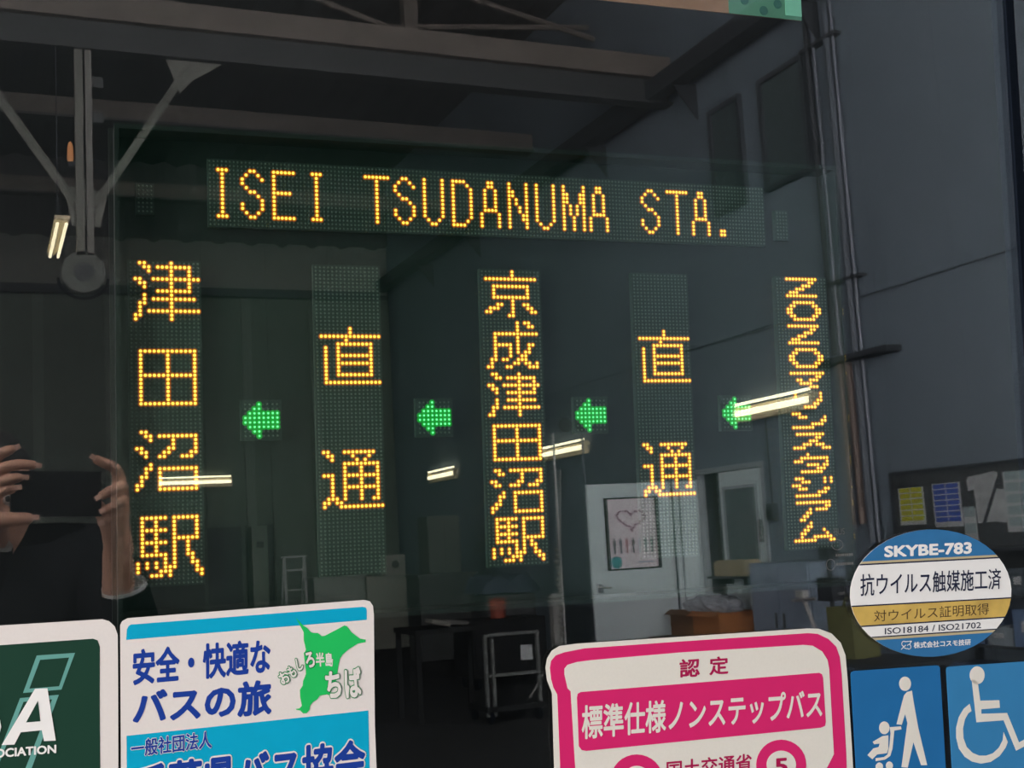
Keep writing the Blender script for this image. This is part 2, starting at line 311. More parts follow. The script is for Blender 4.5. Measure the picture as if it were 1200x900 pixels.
bus.part('lower_panel', MB().box(-1.2, 2.2, -0.004, 0.05, -1.25, -0.46), paint)
bus.part('upper_panel', MB().box(-1.2, 2.2, -0.004, 0.05, 0.64, 1.35), paint)
bus.part('side_panel', MB().box(-1.2, -0.80, -0.002, 0.05, -0.46, 0.64), paint)
bus.part('side_panel', MB().box(1.75, 2.2, -0.002, 0.05, -0.46, 0.64), paint)
bus.part('inner_lining', MB().box(-0.85, 1.8, 0.120, 0.135, -0.5, 0.7), black)
bus.part('floor_pan', MB().box(-1.2, 2.2, 0.05, 2.3, -1.25, -1.18), paint)
# greenish acrylic sheet in front of the sign unit and the black case that carries the panels
case = Thing('sign_case', 'black case holding all the dot panels behind a greenish cover sheet', 'sign case', (0.39, 0.08, -0.12), BUS)
case.part('cover_sheet', MB().box(0.0360, 0.7690, 0.0270, 0.0295, -0.1235, 0.3190), COVER)
case.part('back_plate', MB().box(0.032, 0.773, 0.060, 0.066, -0.1275, 0.323), mat('case_black', (0.014, 0.018, 0.017), 0.7, spec=0.15))
for nm, b in (('side_wall', (0.0360,0.0400,0.030,0.060,-0.1235,0.319)), ('side_wall', (0.7685,0.7725,0.030,0.060,-0.1235,0.319)),
              ('top_wall', (0.0400,0.7685,0.030,0.060,0.315,0.319)), ('bottom_wall', (0.0400,0.7685,0.030,0.060,-0.1235,-0.1195))):
    case.part(nm, MB().box(*b), mat('case_edge', (0.012, 0.014, 0.014), 0.7, spec=0.15))

# ---------------------------------------------------------------- dot-matrix panels
board_m = mat('led_board', (0.030, 0.042, 0.036), 0.8, spec=0.2)
off_m = mat('unlit_diode', (0.085, 0.105, 0.088), 0.5, var=0)
amber = [emis('amber_halo', (1.0, 0.17, 0.010), 0.15), emis('amber_ring', (1.0, 0.43, 0.012), 1.15), emis('amber_core', (1.0, 0.56, 0.070), 3.3)]
green = [emis('green_halo', (0.0, 1.0, 0.07), 0.09), emis('green_ring', (0.02, 1.0, 0.13), 0.33), emis('green_core', (0.20, 1.0, 0.36), 2.0)]
YL = 0.050
def spec_dots(sp, dr=0, dc=0):
    s = set()
    for item in sp.replace('\n', '').replace(' ', '').split(';'):
        if not item: continue
        rr, cc = item.split(':')
        r = [int(t) for t in rr.split('-')]; rows = range(r[0], r[-1] + 1)
        for c in cc.split(','):
            q = [int(t) for t in c.replace('m', '-').split('-')] if not c.startswith('m') else [-int(c[1:])]
            for a in rows:
                for b in range(q[0], q[-1] + 1): s.add((a + dr, b + dc))
    return s
def disc(mb, x, y, z, r, h, n, mi, rx=1.0):
    vs = [(x + r*math.cos(2*PI*(k+.5)/n)*rx, y, z + r*math.sin(2*PI*(k+.5)/n)) for k in range(n)] + [(x, y-h, z)]
    mb.add(vs, [(k, (k+1) % n, n) for k in range(n)], mi)
def led_panel(label, x0, z0, px, pz, ncol, nrow, chars, mats=amber, group='amber dot columns', name='dot_matrix_panel', margin=0.7):
    """x0, z0: centre of the top-left diode; px, pz: pitch. chars: list of (label, set of (row, col))"""
    t = Thing(name, label, 'sign', (x0 + px*ncol/2, YL, z0 - pz*nrow), BUS, group)
    m = margin
    t.part('board', MB().box(x0 - px*m, x0 + px*(ncol-1+m), YL, YL+0.006, z0 - pz*(nrow-1+m), z0 + pz*m), board_m)
    lit = set().union(*[c[1] for c in chars]) if chars else set()
    off = MB()
    for r in range(nrow):
        for c in range(ncol):
            if (r, c) not in lit: disc(off, x0+px*c, YL-0.0002, z0-pz*r, 0.00105, 0.0007, 6, 0)
    t.part('unlit_diodes', off, off_m, kind='stuff')
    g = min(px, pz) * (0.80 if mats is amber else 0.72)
    r1, r2 = (0.00172, 0.00122) if mats is amber else (0.00160, 0.00092)
    for lb, dots in chars:
        mb = MB()
        for r, c in sorted(dots):
            x, z = x0+px*c, z0-pz*r
            disc(mb, x, YL-0.0002, z, g, 0.0001, 8, 0); disc(mb, x, YL-0.0005, z, r1, 0.0003, 8, 1); disc(mb, x, YL-0.0009, z, r2, 0.0006, 8, 2)  # widest disc paints the halo around each lit diode, overlapping its neighbours
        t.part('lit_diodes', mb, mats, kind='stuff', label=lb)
    return t
HC, VC = 0.0038654, 0.0035876
TZ = 0.1998
# left column: four characters
tsu = spec_dots('0:2,3,9;1:3,4,6-13;2:4,9,13;3:9,13;4:1,2,5-15;5:2,3,9,13;6:3,9,13;7:6-13;8:3,9;9:3,5-14;10:2,3,9;11:2,9;12:2,4-15;13:1,2,9;14:1,9')
den = spec_dots('22-35:2,8,14;22:2-14;28:2-14;35:2-14')
numa = spec_dots('42:2,3;43:3,4,6-14;44:4,9,14;45:9,14;46:1,2,8,9,14;47:2,3,7,8,13,14;48:3,6,7,11-13;50:4;51:3,4,6-14;52:3,6,14;53:2,3,6,14;54:2,6,14;55:1,2,6,14;56:1,6-14')
eki = spec_dots('63-72:2,5;63:2-7,9-14;66:2-7;69:2-7;72:2-7;63-75:9;63-68:14;68:9-14;69-72:12;72-74:13;74-76:14;76-77:15;72-76:7;74-76:1;74-75:3;74-75:5;76:6;77:4-6;75-77:8')
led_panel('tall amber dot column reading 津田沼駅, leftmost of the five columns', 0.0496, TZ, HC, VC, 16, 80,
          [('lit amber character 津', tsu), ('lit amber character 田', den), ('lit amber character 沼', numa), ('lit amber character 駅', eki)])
choku = spec_dots('16-17:8;18:1-15;19:7;20:5-13;21-27:2,5,13;23:5-13;25:5-13;28:2,5-13;29:2;30:2-15')
tsuu = spec_dots('48:1,2,6-13;49:2,3,8,12;50:3,9,11;51-60:6,10,14;51:6-14;54:1-3,6-14;55-60:3;57:6-14;60:2,4,13;61:1,2,4,5;62:1,5-15')
led_panel('amber dot column reading 直通, between 津田沼駅 and 京成津田沼駅', 0.2143, TZ, HC, VC, 16, 80,
          [('lit amber character 直', choku), ('lit amber character 通', tsuu)])
kyo = spec_dots('0-1:8;2:1-14;4:3-12;5-6:3,12;7:3-12;8:8;9:4,5,8,11,12;10:2-4,8,12,13;11:1,2,8,13,14;12:7,8')
sei = spec_dots('14:9,11,12;15:9,12,13;16:9;17:3-14;18-19:3,9;20:3-7,9,12,13;21:3,7,9,12;22:3,7,9,11,12;23:3,7,10,11;24:2,3,5,6,9-11;25:2,8,9,11,12,14;26:1,2,6,7,12-14')
tsu2 = spec_dots('28:2,3,9;29:3,4,6-13;30:9,13;31:1,2,5-14;32:2,3,9,13;33:3,6-13;34:9;35:3,6-13;36:3,9;37:2,3,5-14;38:2,9;39:1,2,9')
den2 = spec_dots('42-51:2,8,14;42:2-14;46:2-14;51:2-14')
numa2 = spec_dots('54:2,3,6-14;55:3,4,9,14;56:9,14;57:1,2,8,9,13,14;58:2,3,6-8,11-13;60:4,7-14;61:3,4,7,14;62:3,7,14;63:2,3,7,14;64:1,2,7,14;65:1,7-14')
eki2 = spec_dots('67-73:2,5;67:2-7,9-14;69:2-7;71:2-7;73:2-7;67-76:9;67-72:14;72:9-14;73-74:11;74-76:12;76-77:13;77-78:14;73-77:7;75-77:1;75-76:3;75-76:5;77:6;78:4-6;76-78:8')
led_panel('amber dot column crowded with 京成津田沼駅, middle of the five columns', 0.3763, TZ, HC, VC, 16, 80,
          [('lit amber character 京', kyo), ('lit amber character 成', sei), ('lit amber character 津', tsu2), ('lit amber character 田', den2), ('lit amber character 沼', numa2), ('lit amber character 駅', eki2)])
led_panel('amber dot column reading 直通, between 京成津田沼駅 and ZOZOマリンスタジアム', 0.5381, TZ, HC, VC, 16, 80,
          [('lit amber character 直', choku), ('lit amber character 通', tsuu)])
zed = '0:0-9;1:7,8;2:5-7;3:3-5;4:1-3;5:0-9'
oh = '0:2-8;1:1,2,8,9;2:0,1,9,10;3:0,1,9,10;4:1,2,8,9;5:2-8'
sp = lambda s, r: spec_dots(s, r, 3)
stad = [('Z', sp(zed, 0)), ('O', sp(oh, 7)), ('Z', sp(zed, 14)), ('O', sp(oh, 21)),
        ('マ', sp('0:0-10;1:8,9;2:2,3,6-8;3:3-6;4:6-8', 28)), ('リ', sp('0-2:1,9;2:8;3:7,8;4:4-7', 34)),
        ('ン', sp('0:0-2;1:2-4,10;2:9,10;3:6-9;4:0-6', 40)), ('ス', sp('0:1-9;1:7,8;2:5-7;3:3-5,7-9;4:0-3,9-11', 46)),
        ('タ', sp('0:4;1:2-10;2:0-2,10;3:4-7,9,10;4:7-9;5:2-8', 52)), ('ジ', sp('0:0-2,9,11;1:2-4,9,11;2:m1,0,1;3:1-3,9,10;4:7-9;5:0-7', 59)),
        ('ア', sp('0:0-10;1:9,10;2:4,6-9;3:3,4;4:2,3;5:1,2', 66)), ('ム', sp('0:4;1:3,4;2:2,3,8;3:1,2,9;4:1,5-10;5:m1,0,1-5,10,11', 72))]
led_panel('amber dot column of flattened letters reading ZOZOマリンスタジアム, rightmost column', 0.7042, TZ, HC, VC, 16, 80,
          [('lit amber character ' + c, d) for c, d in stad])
# the long banner: 160 x 16
LET = {'I': '2:0-2;3-12:1;13:0-2', 'S': '2:2,3;3:1,4;4:0,5;5:0;6:1;7:2,3;8:4;9:5;10:0,5;11:0,5;12:1,4;13:2,3',
       'E': '2-13:0;2:0-5;7:0-4;13:0-5', 'T': '2:0-6;3-13:3', 'U': '2-11:0,5;12:1,4;13:2,3', 'D': '2-13:0;2:0-3;3:4;4-11:5;12:4;13:0-3',
       'A': '2-3:2,3;4-8:1,4;9:1-4;10-13:0,5', 'N': '2-13:0,5;4-5:1;6-7:2;8-9:3;10-11:4', 'M': '2-13:0,6;4-6:1,5;7-9:2,4;10-13:3', '.': '12-13:1,2'}
ban = []
for i, (ch, c0) in enumerate(zip('ISEITSUDANUMASTA.', (2, 8, 16, 26, 40, 48, 56, 64, 72, 80, 88, 96, 104, 120, 128, 136, 144))):
    ban.append(('lit amber letter ' + ch if ch != '.' else 'lit amber full stop', spec_dots(LET[ch], 0, c0)))
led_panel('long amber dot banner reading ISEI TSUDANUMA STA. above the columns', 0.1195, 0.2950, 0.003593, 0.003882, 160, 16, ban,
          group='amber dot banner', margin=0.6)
arrow = spec_dots('0:3;1:2,3;2:1-7;3:0-7;4:0-7;5:1-7;6:2,3;7:3')
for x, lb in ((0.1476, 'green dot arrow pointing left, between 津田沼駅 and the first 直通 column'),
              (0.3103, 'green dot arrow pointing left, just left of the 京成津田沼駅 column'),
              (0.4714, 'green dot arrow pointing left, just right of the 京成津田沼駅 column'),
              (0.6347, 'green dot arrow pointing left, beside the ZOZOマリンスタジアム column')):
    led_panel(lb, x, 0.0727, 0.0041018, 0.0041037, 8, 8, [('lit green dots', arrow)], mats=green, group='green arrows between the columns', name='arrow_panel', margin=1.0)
led_panel('small unlit dot panel left of the long banner', 0.0570, 0.2690, 0.0036, 0.0038, 4, 7, [], group='small unlit dot panels', name='indicator_panel')
led_panel('small unlit dot panel right of the long banner', 0.7080, 0.2705, 0.0036, 0.0038, 4, 8, [], group='small unlit dot panels', name='indicator_panel')

# ---------------------------------------------------------------- stickers on the outer face of the glass
white_v = mat('white_vinyl', (0.74, 0.685, 0.655), 0.5, var=0.015, scale=400, spec=0.2)
cream_v = mat('cream_vinyl', (0.74, 0.70, 0.63), 0.5, var=0.015, scale=400, spec=0.2)
cyan_v = mat('cyan_print', (0.0, 0.36, 0.57), 0.5, var=0.03, spec=0.2)
navy_v = mat('navy_print', (0.010, 0.045, 0.30), 0.5, var=0.02, spec=0.2)
leaf_v = mat('green_print', (0.015, 0.50, 0.11), 0.5, var=0.02, spec=0.2)
dgrn_v = mat('dark_green_print', (0.008, 0.24, 0.07), 0.5, var=0.02, spec=0.2)
forest_v = mat('forest_print', (0.010, 0.045, 0.028), 0.5, var=0.02, spec=0.2)
sage_v = mat('sage_print', (0.13, 0.35, 0.31), 0.5, var=0.02, spec=0.2)
pink_v = mat('magenta_print', (0.66, 0.018, 0.145), 0.5, var=0.03, spec=0.2)
wine_v = mat('wine_print', (0.40, 0.006, 0.075), 0.5, var=0.02, spec=0.2)
blue_v = mat('blue_print', (0.014, 0.14, 0.36), 0.5, var=0.03, spec=0.2)
blue2_v = mat('lighter_blue_print', (0.035, 0.205, 0.43), 0.5, var=0.03, spec=0.2)
steel_v = mat('steel_blue_print', (0.03, 0.16, 0.36), 0.5, var=0.08, scale=40, spec=0.2)
gold_v = mat('gold_foil_print', (0.60, 0.40, 0.10), 0.45, var=0.30, scale=22, spec=0.2)
tan_v = mat('pale_gold_print', (0.50, 0.42, 0.25), 0.5, var=0.02, spec=0.2)
ink_v = mat('dark_navy_ink', (0.012, 0.016, 0.045), 0.5, var=0, spec=0.2)
brown_v = mat('brown_ink', (0.08, 0.045, 0.02), 0.5, var=0, spec=0.2)
snow_v = mat('bright_white_print', (0.84, 0.82, 0.80), 0.5, var=0, spec=0.2)
L0 = 0.0003
def ly(k): return -(L0 + 0.00012 * k)
A = {k: mm(v) for k, v in ART.items()}
def drop(name, idx, z):
    for i in idx: A[name][i] = (A[name][i][0], z)
class Sticker(Thing):
    def __init__(s, label, poly, m, cat='sticker', group='stickers on the bus window'):
        cx = sum(p[0] for p in poly)/len(poly); lo = min(p[1] for p in poly)
        super().__init__('sticker', label, cat, (cx, 0.0, lo), BUS, group)
        s.part('backing', MB().sheet(poly, ly(0), 0.0), m)
    def area(s, name, poly, m, k, label=None):
        kw = dict(label=label) if label else {}
        return s.part(name, MB().sheet(poly, ly(k), ly(k)+0.00010), m, **kw)
    def text(s, body, quad, m, k, bold=0.03, outline=None, om=None, label=None):
        if outline:
            s.part('lettering_outline', text_mb(body, quad, ly(k), bold, outline), om); k += 1
        return s.part('lettering', text_mb(body, quad, ly(k), bold), m, label=label or ('lettering ' + body))
# fix the lower edges, which the picture cuts off, to run level
A['blue_outer'][-2:] = [(0.2508, -0.330), (0.0358, -0.330)]
A['cyan_block'][-2:] = [(A['cyan_block'][1][0], -0.322), (A['cyan_block'][0][0], -0.322)]
s1 = Sticker('white and sky blue sticker with navy slogan and a green map', A['blue_outer'], white_v)
s1.area('top_stripe', A['blue_stripe'], cyan_v, 1, 'sky blue stripe')
s1.area('lower_field', A['cyan_block'], cyan_v, 1, 'sky blue field')
s1.area('map_shape', A['map'], leaf_v, 2, 'green map of a peninsula')
s1.text('安全・快適な', A['t_anzen'], navy_v, 1, 0.032)
s1.text('バスの旅', A['t_basu'], navy_v, 1, 0.038)
s1.text('一般社団法人', A['t_ippan'], navy_v, 2, 0.02, 0.035, white_v)
s1.text('千葉県バス協会', A['t_chiba'], navy_v, 2, 0.035, 0.04, white_v)
for ch, k in zip('おもしろ', ('t_o', 't_mo', 't_shi', 't_ro')): s1.text(ch, A[k], white_v, 3, 0.035, 0.065, dgrn_v)
for ch, k in zip('半島', ('t_han', 't_shima')): s1.text(ch, A[k], white_v, 3, 0.03)
for ch, k in zip('ちば', ('t_chi', 't_ba')): s1.text(ch, A[k], white_v, 4, 0.04, 0.03, dgrn_v)

A['grn_outer'] = [(-0.18, -0.1060)] + A['grn_outer'][1:-2] + [(0.0335, -0.330), (-0.18, -0.330)]
A['grn_in'] = [(-0.18, -0.1290)] + A['grn_in'][1:-2] + [(A['grn_in'][-3][0], -0.318), (-0.18, -0.318)]
s2 = Sticker('dark green association sticker with white letters and pale slanted frames, at the left edge', A['grn_outer'], white_v)
s2.area('green_field', A['grn_in'], forest_v, 1, 'dark green field')
for o_, i_ in (('para1o', 'para1i'), ('para2o', 'para2i')):
    f = MB(); P, Q = A[o_], A[i_]
    f.add([(x, ly(2), z) for x, z in P + Q], [(0,1,5,4)[::-1], (1,2,6,5)[::-1], (2,3,7,6)[::-1], (3,0,4,7)[::-1]])
    s2.part('slanted_frame', f, sage_v, label='pale green slanted frame')
s2.area('letter_a', A['A_out'], snow_v, 4, 'large white letter A'); s2.area('letter_a_opening', A['A_in'], forest_v, 5)
s2.text('B', A['t_B'], snow_v, 4, 0.05)
s2.text('ASSOCIATION', A['t_assoc'], snow_v, 4, 0.035)

A['pk_outer'][0] = (0.4150, -0.330); A['pk_outer'][-2:] = [(0.7340, -0.2850), (0.7340, -0.330)]
A['pk_mid'][0] = (0.4215, -0.324); A['pk_mid'][-2:] = [(A['pk_mid'][-3][0], -0.285), (0.7260, -0.324)]
n = len(A['pk_in']); A['pk_in'][0] = (0.4370, -0.306); A['pk_in'][-4:] = [(A['pk_in'][-5][0], -0.285), (0.7020, -0.300), (0.6960, -0.304), (0.6880, -0.306)]
s3 = Sticker('magenta and cream non-step bus certificate sticker with bulging bus-shaped outline', A['pk_outer'], cream_v)
s3.area('bus_outline', A['pk_mid'], pink_v, 1, 'magenta bus-shaped frame')
s3.area('inner_field', A['pk_in'], cream_v, 2, 'cream field')
s3.area('title_band', A['pk_band'], pink_v, 3, 'magenta title band')
s3.text('標準仕様ノンステップバス', A['t_nonstep'], cream_v, 4, 0.022)
s3.text('認', A['t_nin'], wine_v, 3, 0.025); s3.text('定', A['t_tei'], wine_v, 3, 0.025)
s3.text('国土交通省', A['t_kokudo'], wine_v, 3, 0.02)
for o_, i_ in (('ringLo', 'ringLi'), ('ringRo', 'ringRi')):
    s3.area('ring', A[o_], pink_v, 3, 'magenta wheel ring'); s3.area('ring_centre', A[i_], cream_v, 4)
s3.text('5', A['t_5'], wine_v, 5, 0.03)

# the oval one
OV = A['oval']
def half(poly, a, b, keep_above):
    out = []
    def side(p): 
        d = (b[0]-a[0])*(p[1]-a[1]) - (b[1]-a[1])*(p[0]-a[0])
        return d if keep_above else -d
    for i, p in enumerate(poly):
        q = poly[(i+1) % len(poly)]; sp_, sq_ = side(p), side(q)
        if sp_ >= 0: out.append(p)
        if (sp_ >= 0) != (sq_ >= 0):
            t = sp_/(sp_-sq_); out.append((p[0]+(q[0]-p[0])*t, p[1]+(q[1]-p[1])*t))
    return out
def shift(l, d): return [(p[0], p[1]+d) for p in l]
l1, l2, l3, l4 = (A['ov_l%d' % i] for i in (1, 2, 3, 4))
def band(top, bot):
    p = OV
    if top: p = half(p, *top, False)
    if bot: p = half(p, *bot, True)
    return p
s4 = Sticker('oval blue, white and gold antivirus coating sticker reading SKYBE-783', OV, snow_v)
def ovb(nm, t_, b_, m, k, lb): s4.area(nm, band(t_, b_), m, k, lb)
ovb('top_field', None, shift(l1, 0.0028), steel_v, 1, 'steel blue top field'); ovb('gold_line', shift(l1, 0.0028), shift(l1, 0.0005), tan_v, 1, 'pale gold line'); ovb('dark_line', shift(l1, 0.0005), shift(l1, -0.0010), ink_v, 1, 'dark line')
ovb('dark_line', shift(l2, 0.0008), shift(l2, -0.0006), ink_v, 1, 'dark line'); ovb('gold_band', shift(l2, -0.0006), shift(l3, 0.0006), gold_v, 1, 'mottled gold band')
ovb('dark_line', shift(l3, 0.0006), shift(l3, -0.0008), ink_v, 1, 'dark line')
ovb('dark_line', shift(l4, 0.0012), shift(l4, 0.0), ink_v, 1, 'dark line'); ovb('gold_line', l4, shift(l4, -0.0025), tan_v, 1, 'pale gold line'); ovb('bottom_field', shift(l4, -0.0025), None, steel_v, 1, 'steel blue bottom field')
s4.text('SKYBE-783', A['t_sky'], snow_v, 2, 0.04)
s4.text('抗ウイルス触媒施工済', A['t_kou'], ink_v, 2, 0.008)
s4.text('対ウイルス証明取得', A['t_tai'], brown_v, 2, 0.0)
s4.text('ISO18184 / ISO21702', A['t_iso'], ink_v, 2, 0.005)
s4.text('株式会社コスモ技研', A['t_kabu'], snow_v, 2, 0.02)
lx, lz = A['ov_logo'][3][0], A['ov_logo'][3][1]
lg = MB()
def ribbon(mb, pts, w, y):
    for i in range(len(pts)-1):
        a, b = Vector(pts[i]), Vector(pts[i+1]); d = (b-a).normalized(); nn = Vector((-d.y, d.x))*w/2
        q = [a-nn-d*w*.2, b-nn+d*w*.2, b+nn+d*w*.2, a+nn-d*w*.2]
        mb.add([(p.x, y, p.y) for p in q], [(0,1,2,3)])
    return mb
ribbon(lg, [(lx+.0045+.0026*math.cos(t), lz+.0065+.0026*math.sin(t)) for t in [k*.5+.7 for k in range(11)]], .0008, ly(2))
ribbon(lg, [(lx+.0105+.0024*math.cos(t), lz+.0030+.0024*math.sin(t)) for t in [k*.5+3.8 for k in range(11)]], .0008, ly(2))
ribbon(lg, [(lx+.006, lz+.0085), (lx+.014, lz+.0085), (lx+.0115, lz+.0055)], .0008, ly(2)); ribbon(lg, [(lx+.001, lz+.001), (lx+.0035, lz+.003), (lx+.008, lz+.001)], .0008, ly(2))
s4.part('emblem', lg, snow_v, label='small white curled emblem')

A['st_sq'][-2:] = [(A['st_sq'][-3][0]+0.0003, -0.318), (0.7374, -0.318)]
s5 = Sticker('blue square pictogram sticker of a person pushing a child in a stroller', A['st_sq'], blue_v)
for nm, k in (('head', 'st_head'), ('adult_body', 'st_body'), ('child_head', 'st_chead'), ('child_body', 'st_child'), ('stroller', 'st_cart'), ('stroller_wheel', 'st_w1'), ('stroller_wheel', 'st_w2')):
    s5.area(nm, A[k], cream_v, 1, 'cream pictogram ' + nm.replace('_', ' '))
A['wc_sq'][-2:] = [(A['wc_sq'][-3][0]+0.0003, -0.323), (0.8524, -0.323)]
s6 = Sticker('lighter blue square wheelchair pictogram sticker in the lower right corner', A['wc_sq'], blue2_v)
for nm, k in (('head', 'wc_head'), ('body', 'wc_body'), ('wheel', 'wc_arc')): s6.area(nm, A[k], cream_v, 1, 'cream pictogram ' + nm)

# card behind the glass at the top, and the small maker's print on the glass
tz = 0.4662
card = Thing('notice_strip', 'brown and mint green card strip behind the glass at the top edge', 'card', (0.6, 0.0095, tz), BUS)
card.part('backing', MB().box(0.10, 0.7232, 0.0085, 0.0095, tz, 0.560), mat('brown_card', (0.36, 0.19, 0.11), 0.6, var=0.1, scale=60), label='dull brown card')
card.part('mint_field', MB().box(0.6375, 0.7232, 0.0080, 0.0085, tz, 0.560), mat('mint_card', (0.11, 0.30, 0.20), 0.6), label='mint green field')
card.part('pale_block', MB().box(0.7040, 0.7232, 0.0075, 0.0080, tz+0.0040, 0.560), mat('pale_mint', (0.27, 0.70, 0.50), 0.6), label='pale mint block')
for x, z in ((0.6560, 0.0155), (0.6780, 0.0065), (0.6950, 0.0150), (0.6680, 0.0290), (0.6440, 0.0330)):
    card.part('dot', MB().sheet([(x+0.0048*math.cos(2*PI*k/20), tz+z+0.0048*math.sin(2*PI*k/20)) for k in range(20)], 0.0075, 0.0080), mat('teal_dot', (0.035, 0.15, 0.12), 0.6))
mk_m = mat('faint_grey_print', (0.11, 0.11, 0.105), 0.6, var=0, spec=0.2)
mk = Thing('glass_mark', 'faint grey maker print on the glass beside the lowest letter ム', 'print', (0.73, 0.0, -0.10), BUS)
def q4(x0, x1, z0, z1): return [(x0, z1), (x1, z1), (x1, z0), (x0, z0)]
mk.part('lettering', text_mb('BUS', q4(0.7260, 0.7385, -0.0690, -0.0625), -0.0002, 0.0), mk_m)
rg = MB()
ribbon(rg, [(0.7290+0.0065*math.cos(t/24*2*PI), -0.0790+0.0050*math.sin(t/24*2*PI)) for t in range(25)], 0.0008, -0.0002)
mk.part('oval_ring', rg, mk_m)
rg = MB()
ribbon(rg, [(0.7200+0.0050*math.cos(t/24*2*PI), -0.0985+0.0055*math.sin(t/24*2*PI)) for t in range(25)], 0.0008, -0.0002)
mk.part('round_ring', rg, mk_m)
rg = MB()
for z in (-0.0895, -0.0985):
    for k in range(8): rg.box(0.7265+k*0.0026, 0.7283+k*0.0026, -0.0003, 0, z-0.0013, z+0.0013)
mk.part('small_print', rg, mk_m, kind='stuff')

# ---------------------------------------------------------------- the garage behind the photographer (world frame), seen mirrored in the glass
Xw, YB = 6.82, -20.72
wall_m = mat('painted_siding', (0.150, 0.192, 0.240), 0.75, var=0.07, scale=1.2)  # blue of the daylight is put into this base colour
wall_d = mat('back_wall_siding', (0.115, 0.145, 0.125), 0.8, var=0.12, scale=1.0)
steel_l = mat('primed_steel', (0.145, 0.125, 0.112), 0.65, var=0.15, scale=6)
steel_d = mat('dark_steel', (0.034, 0.038, 0.042), 0.6, var=0.15, scale=8)
steel_b = mat('blue_black_steel', (0.030, 0.036, 0.046), 0.6, var=0.15, scale=8)
rail_m = mat('crane_rail_paint', (0.030, 0.036, 0.046), 0.7, var=0.1, scale=4)
roof_m = mat('roof_sheet', (0.045, 0.048, 0.052), 0.8, var=0.2, scale=2)
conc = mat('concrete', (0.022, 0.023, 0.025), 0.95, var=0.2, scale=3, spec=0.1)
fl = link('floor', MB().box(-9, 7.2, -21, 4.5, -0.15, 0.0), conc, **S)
# right wall: siding panels with open joints on a dark backing
link('wall_backing', MB().box(Xw+0.06, Xw+0.16, -21, -10.31, 0, 8.4).box(Xw+0.06, Xw+0.16, -9.14, 1.5, 0, 8.4).box(Xw+0.06, Xw+0.16, -10.31, -9.14, 2.05, 8.4), steel_b, **S)
wr = bpy.data.objects.new('wall_right', None); COL.objects.link(wr); wr['kind'] = 'structure'; wr.location = (Xw, -21, 0)
ORW = Vector((Xw, -21, 0))
def wpanel(y0, y1, z0, z1): link('panel', MB().box(Xw, Xw+0.06, y0+.003, y1-.003, z0+.004, z1-.004), wall_m, wr, ORW)
ys = [-20.72 + i*0.96 for i in range(24)]
for a, b in zip(ys, ys[1:]):
    wpanel(a, b, 3.35, 8.4)
    if b <= -10.31 or a >= -9.14: wpanel(a, b, 0, 3.35)
    else:
        wpanel(a, b, 2.05, 3.35)
        if a < -10.31: wpanel(a, -10.31, 0, 2.05)
        if b > -9.14: wpanel(-9.14, b, 0, 2.05)
# back wall: fascia strip, pilasters, lower sheets
wb = bpy.data.objects.new('wall_back', None); COL.objects.link(wb); wb['kind'] = 'structure'; wb.location = (-9, YB, 0)
ob0 = Vector((-9, YB, 0))
link('backing', MB().box(-9, 7.0, YB-0.12, YB-0.06, 0, 8.4), steel_d, wb, ob0)
xs = [-9 + i*1.13 for i in range(15)]
for a, b in zip(xs, xs[1:]):
    link('panel', MB().box(a+.005, b-.005, YB-0.06, YB, 6.10, 6.98), mat('fascia', (0.25, 0.255, 0.235), 0.8, var=0.1), wb, ob0)
    if b < 3.2 or a > 4.1: link('panel', MB().box(a+.005, b-.005, YB-0.06, YB, 0.0, 6.0), wall_d, wb, ob0)
    else: link('panel', MB().box(a+.005, b-.005, YB-0.06, YB, 2.0, 6.0), wall_d, wb, ob0)
for x in (0.68, 1.80, 4.10, 5.30): link('pilaster', MB().box(x, x+0.16, YB, YB+0.10, 0, 5.97), mat('pilaster_green', (0.16, 0.20, 0.17), 0.7), wb, ob0)
link('wall_left', MB().box(-6.2, -6.05, -21, -5.5, 0, 8.4).box(-6.2, -6.05, -5.5, 0.3, 6.2, 8.4), wall_d, **S)  # unseen wall; its gap is cut short so daylight fades towards the back
# corrugated sheet above the fascia
cg = MB(); N = 150
P0 = [(-9 + i*16/N, YB+0.10+0.045*math.sin(i*PI/2.6)) for i in range(N+1)]
vs = [(x, y, 6.88 + 0.12*abs(math.sin(i*PI/5.2))) for i, (x, y) in enumerate(P0)] + [(x, y, 8.4) for x, y in P0]
cg.add(vs, [(i+1, i, N+1+i, N+2+i) for i in range(N)])
link('corrugated_sheet', cg, roof_m, **S)
# roof: corrugated deck
rf = MB(); N = 160
vs = []
for i in range(N+1):
    x = -9 + i*16.2/N; z = 8.30 + 0.03*math.sin(i*PI/2)
    vs += [(x, -21, z), (x, 0.2, z), (x, -21, z+0.08), (x, 0.2, z+0.08)]
rf.add(vs, [(4*i, 4*i+4, 4*i+5, 4*i+1) for i in range(N)] + [(4*i+2, 4*i+3, 4*i+7, 4*i+6) for i in range(N)])
link('roof', rf, roof_m, **S)

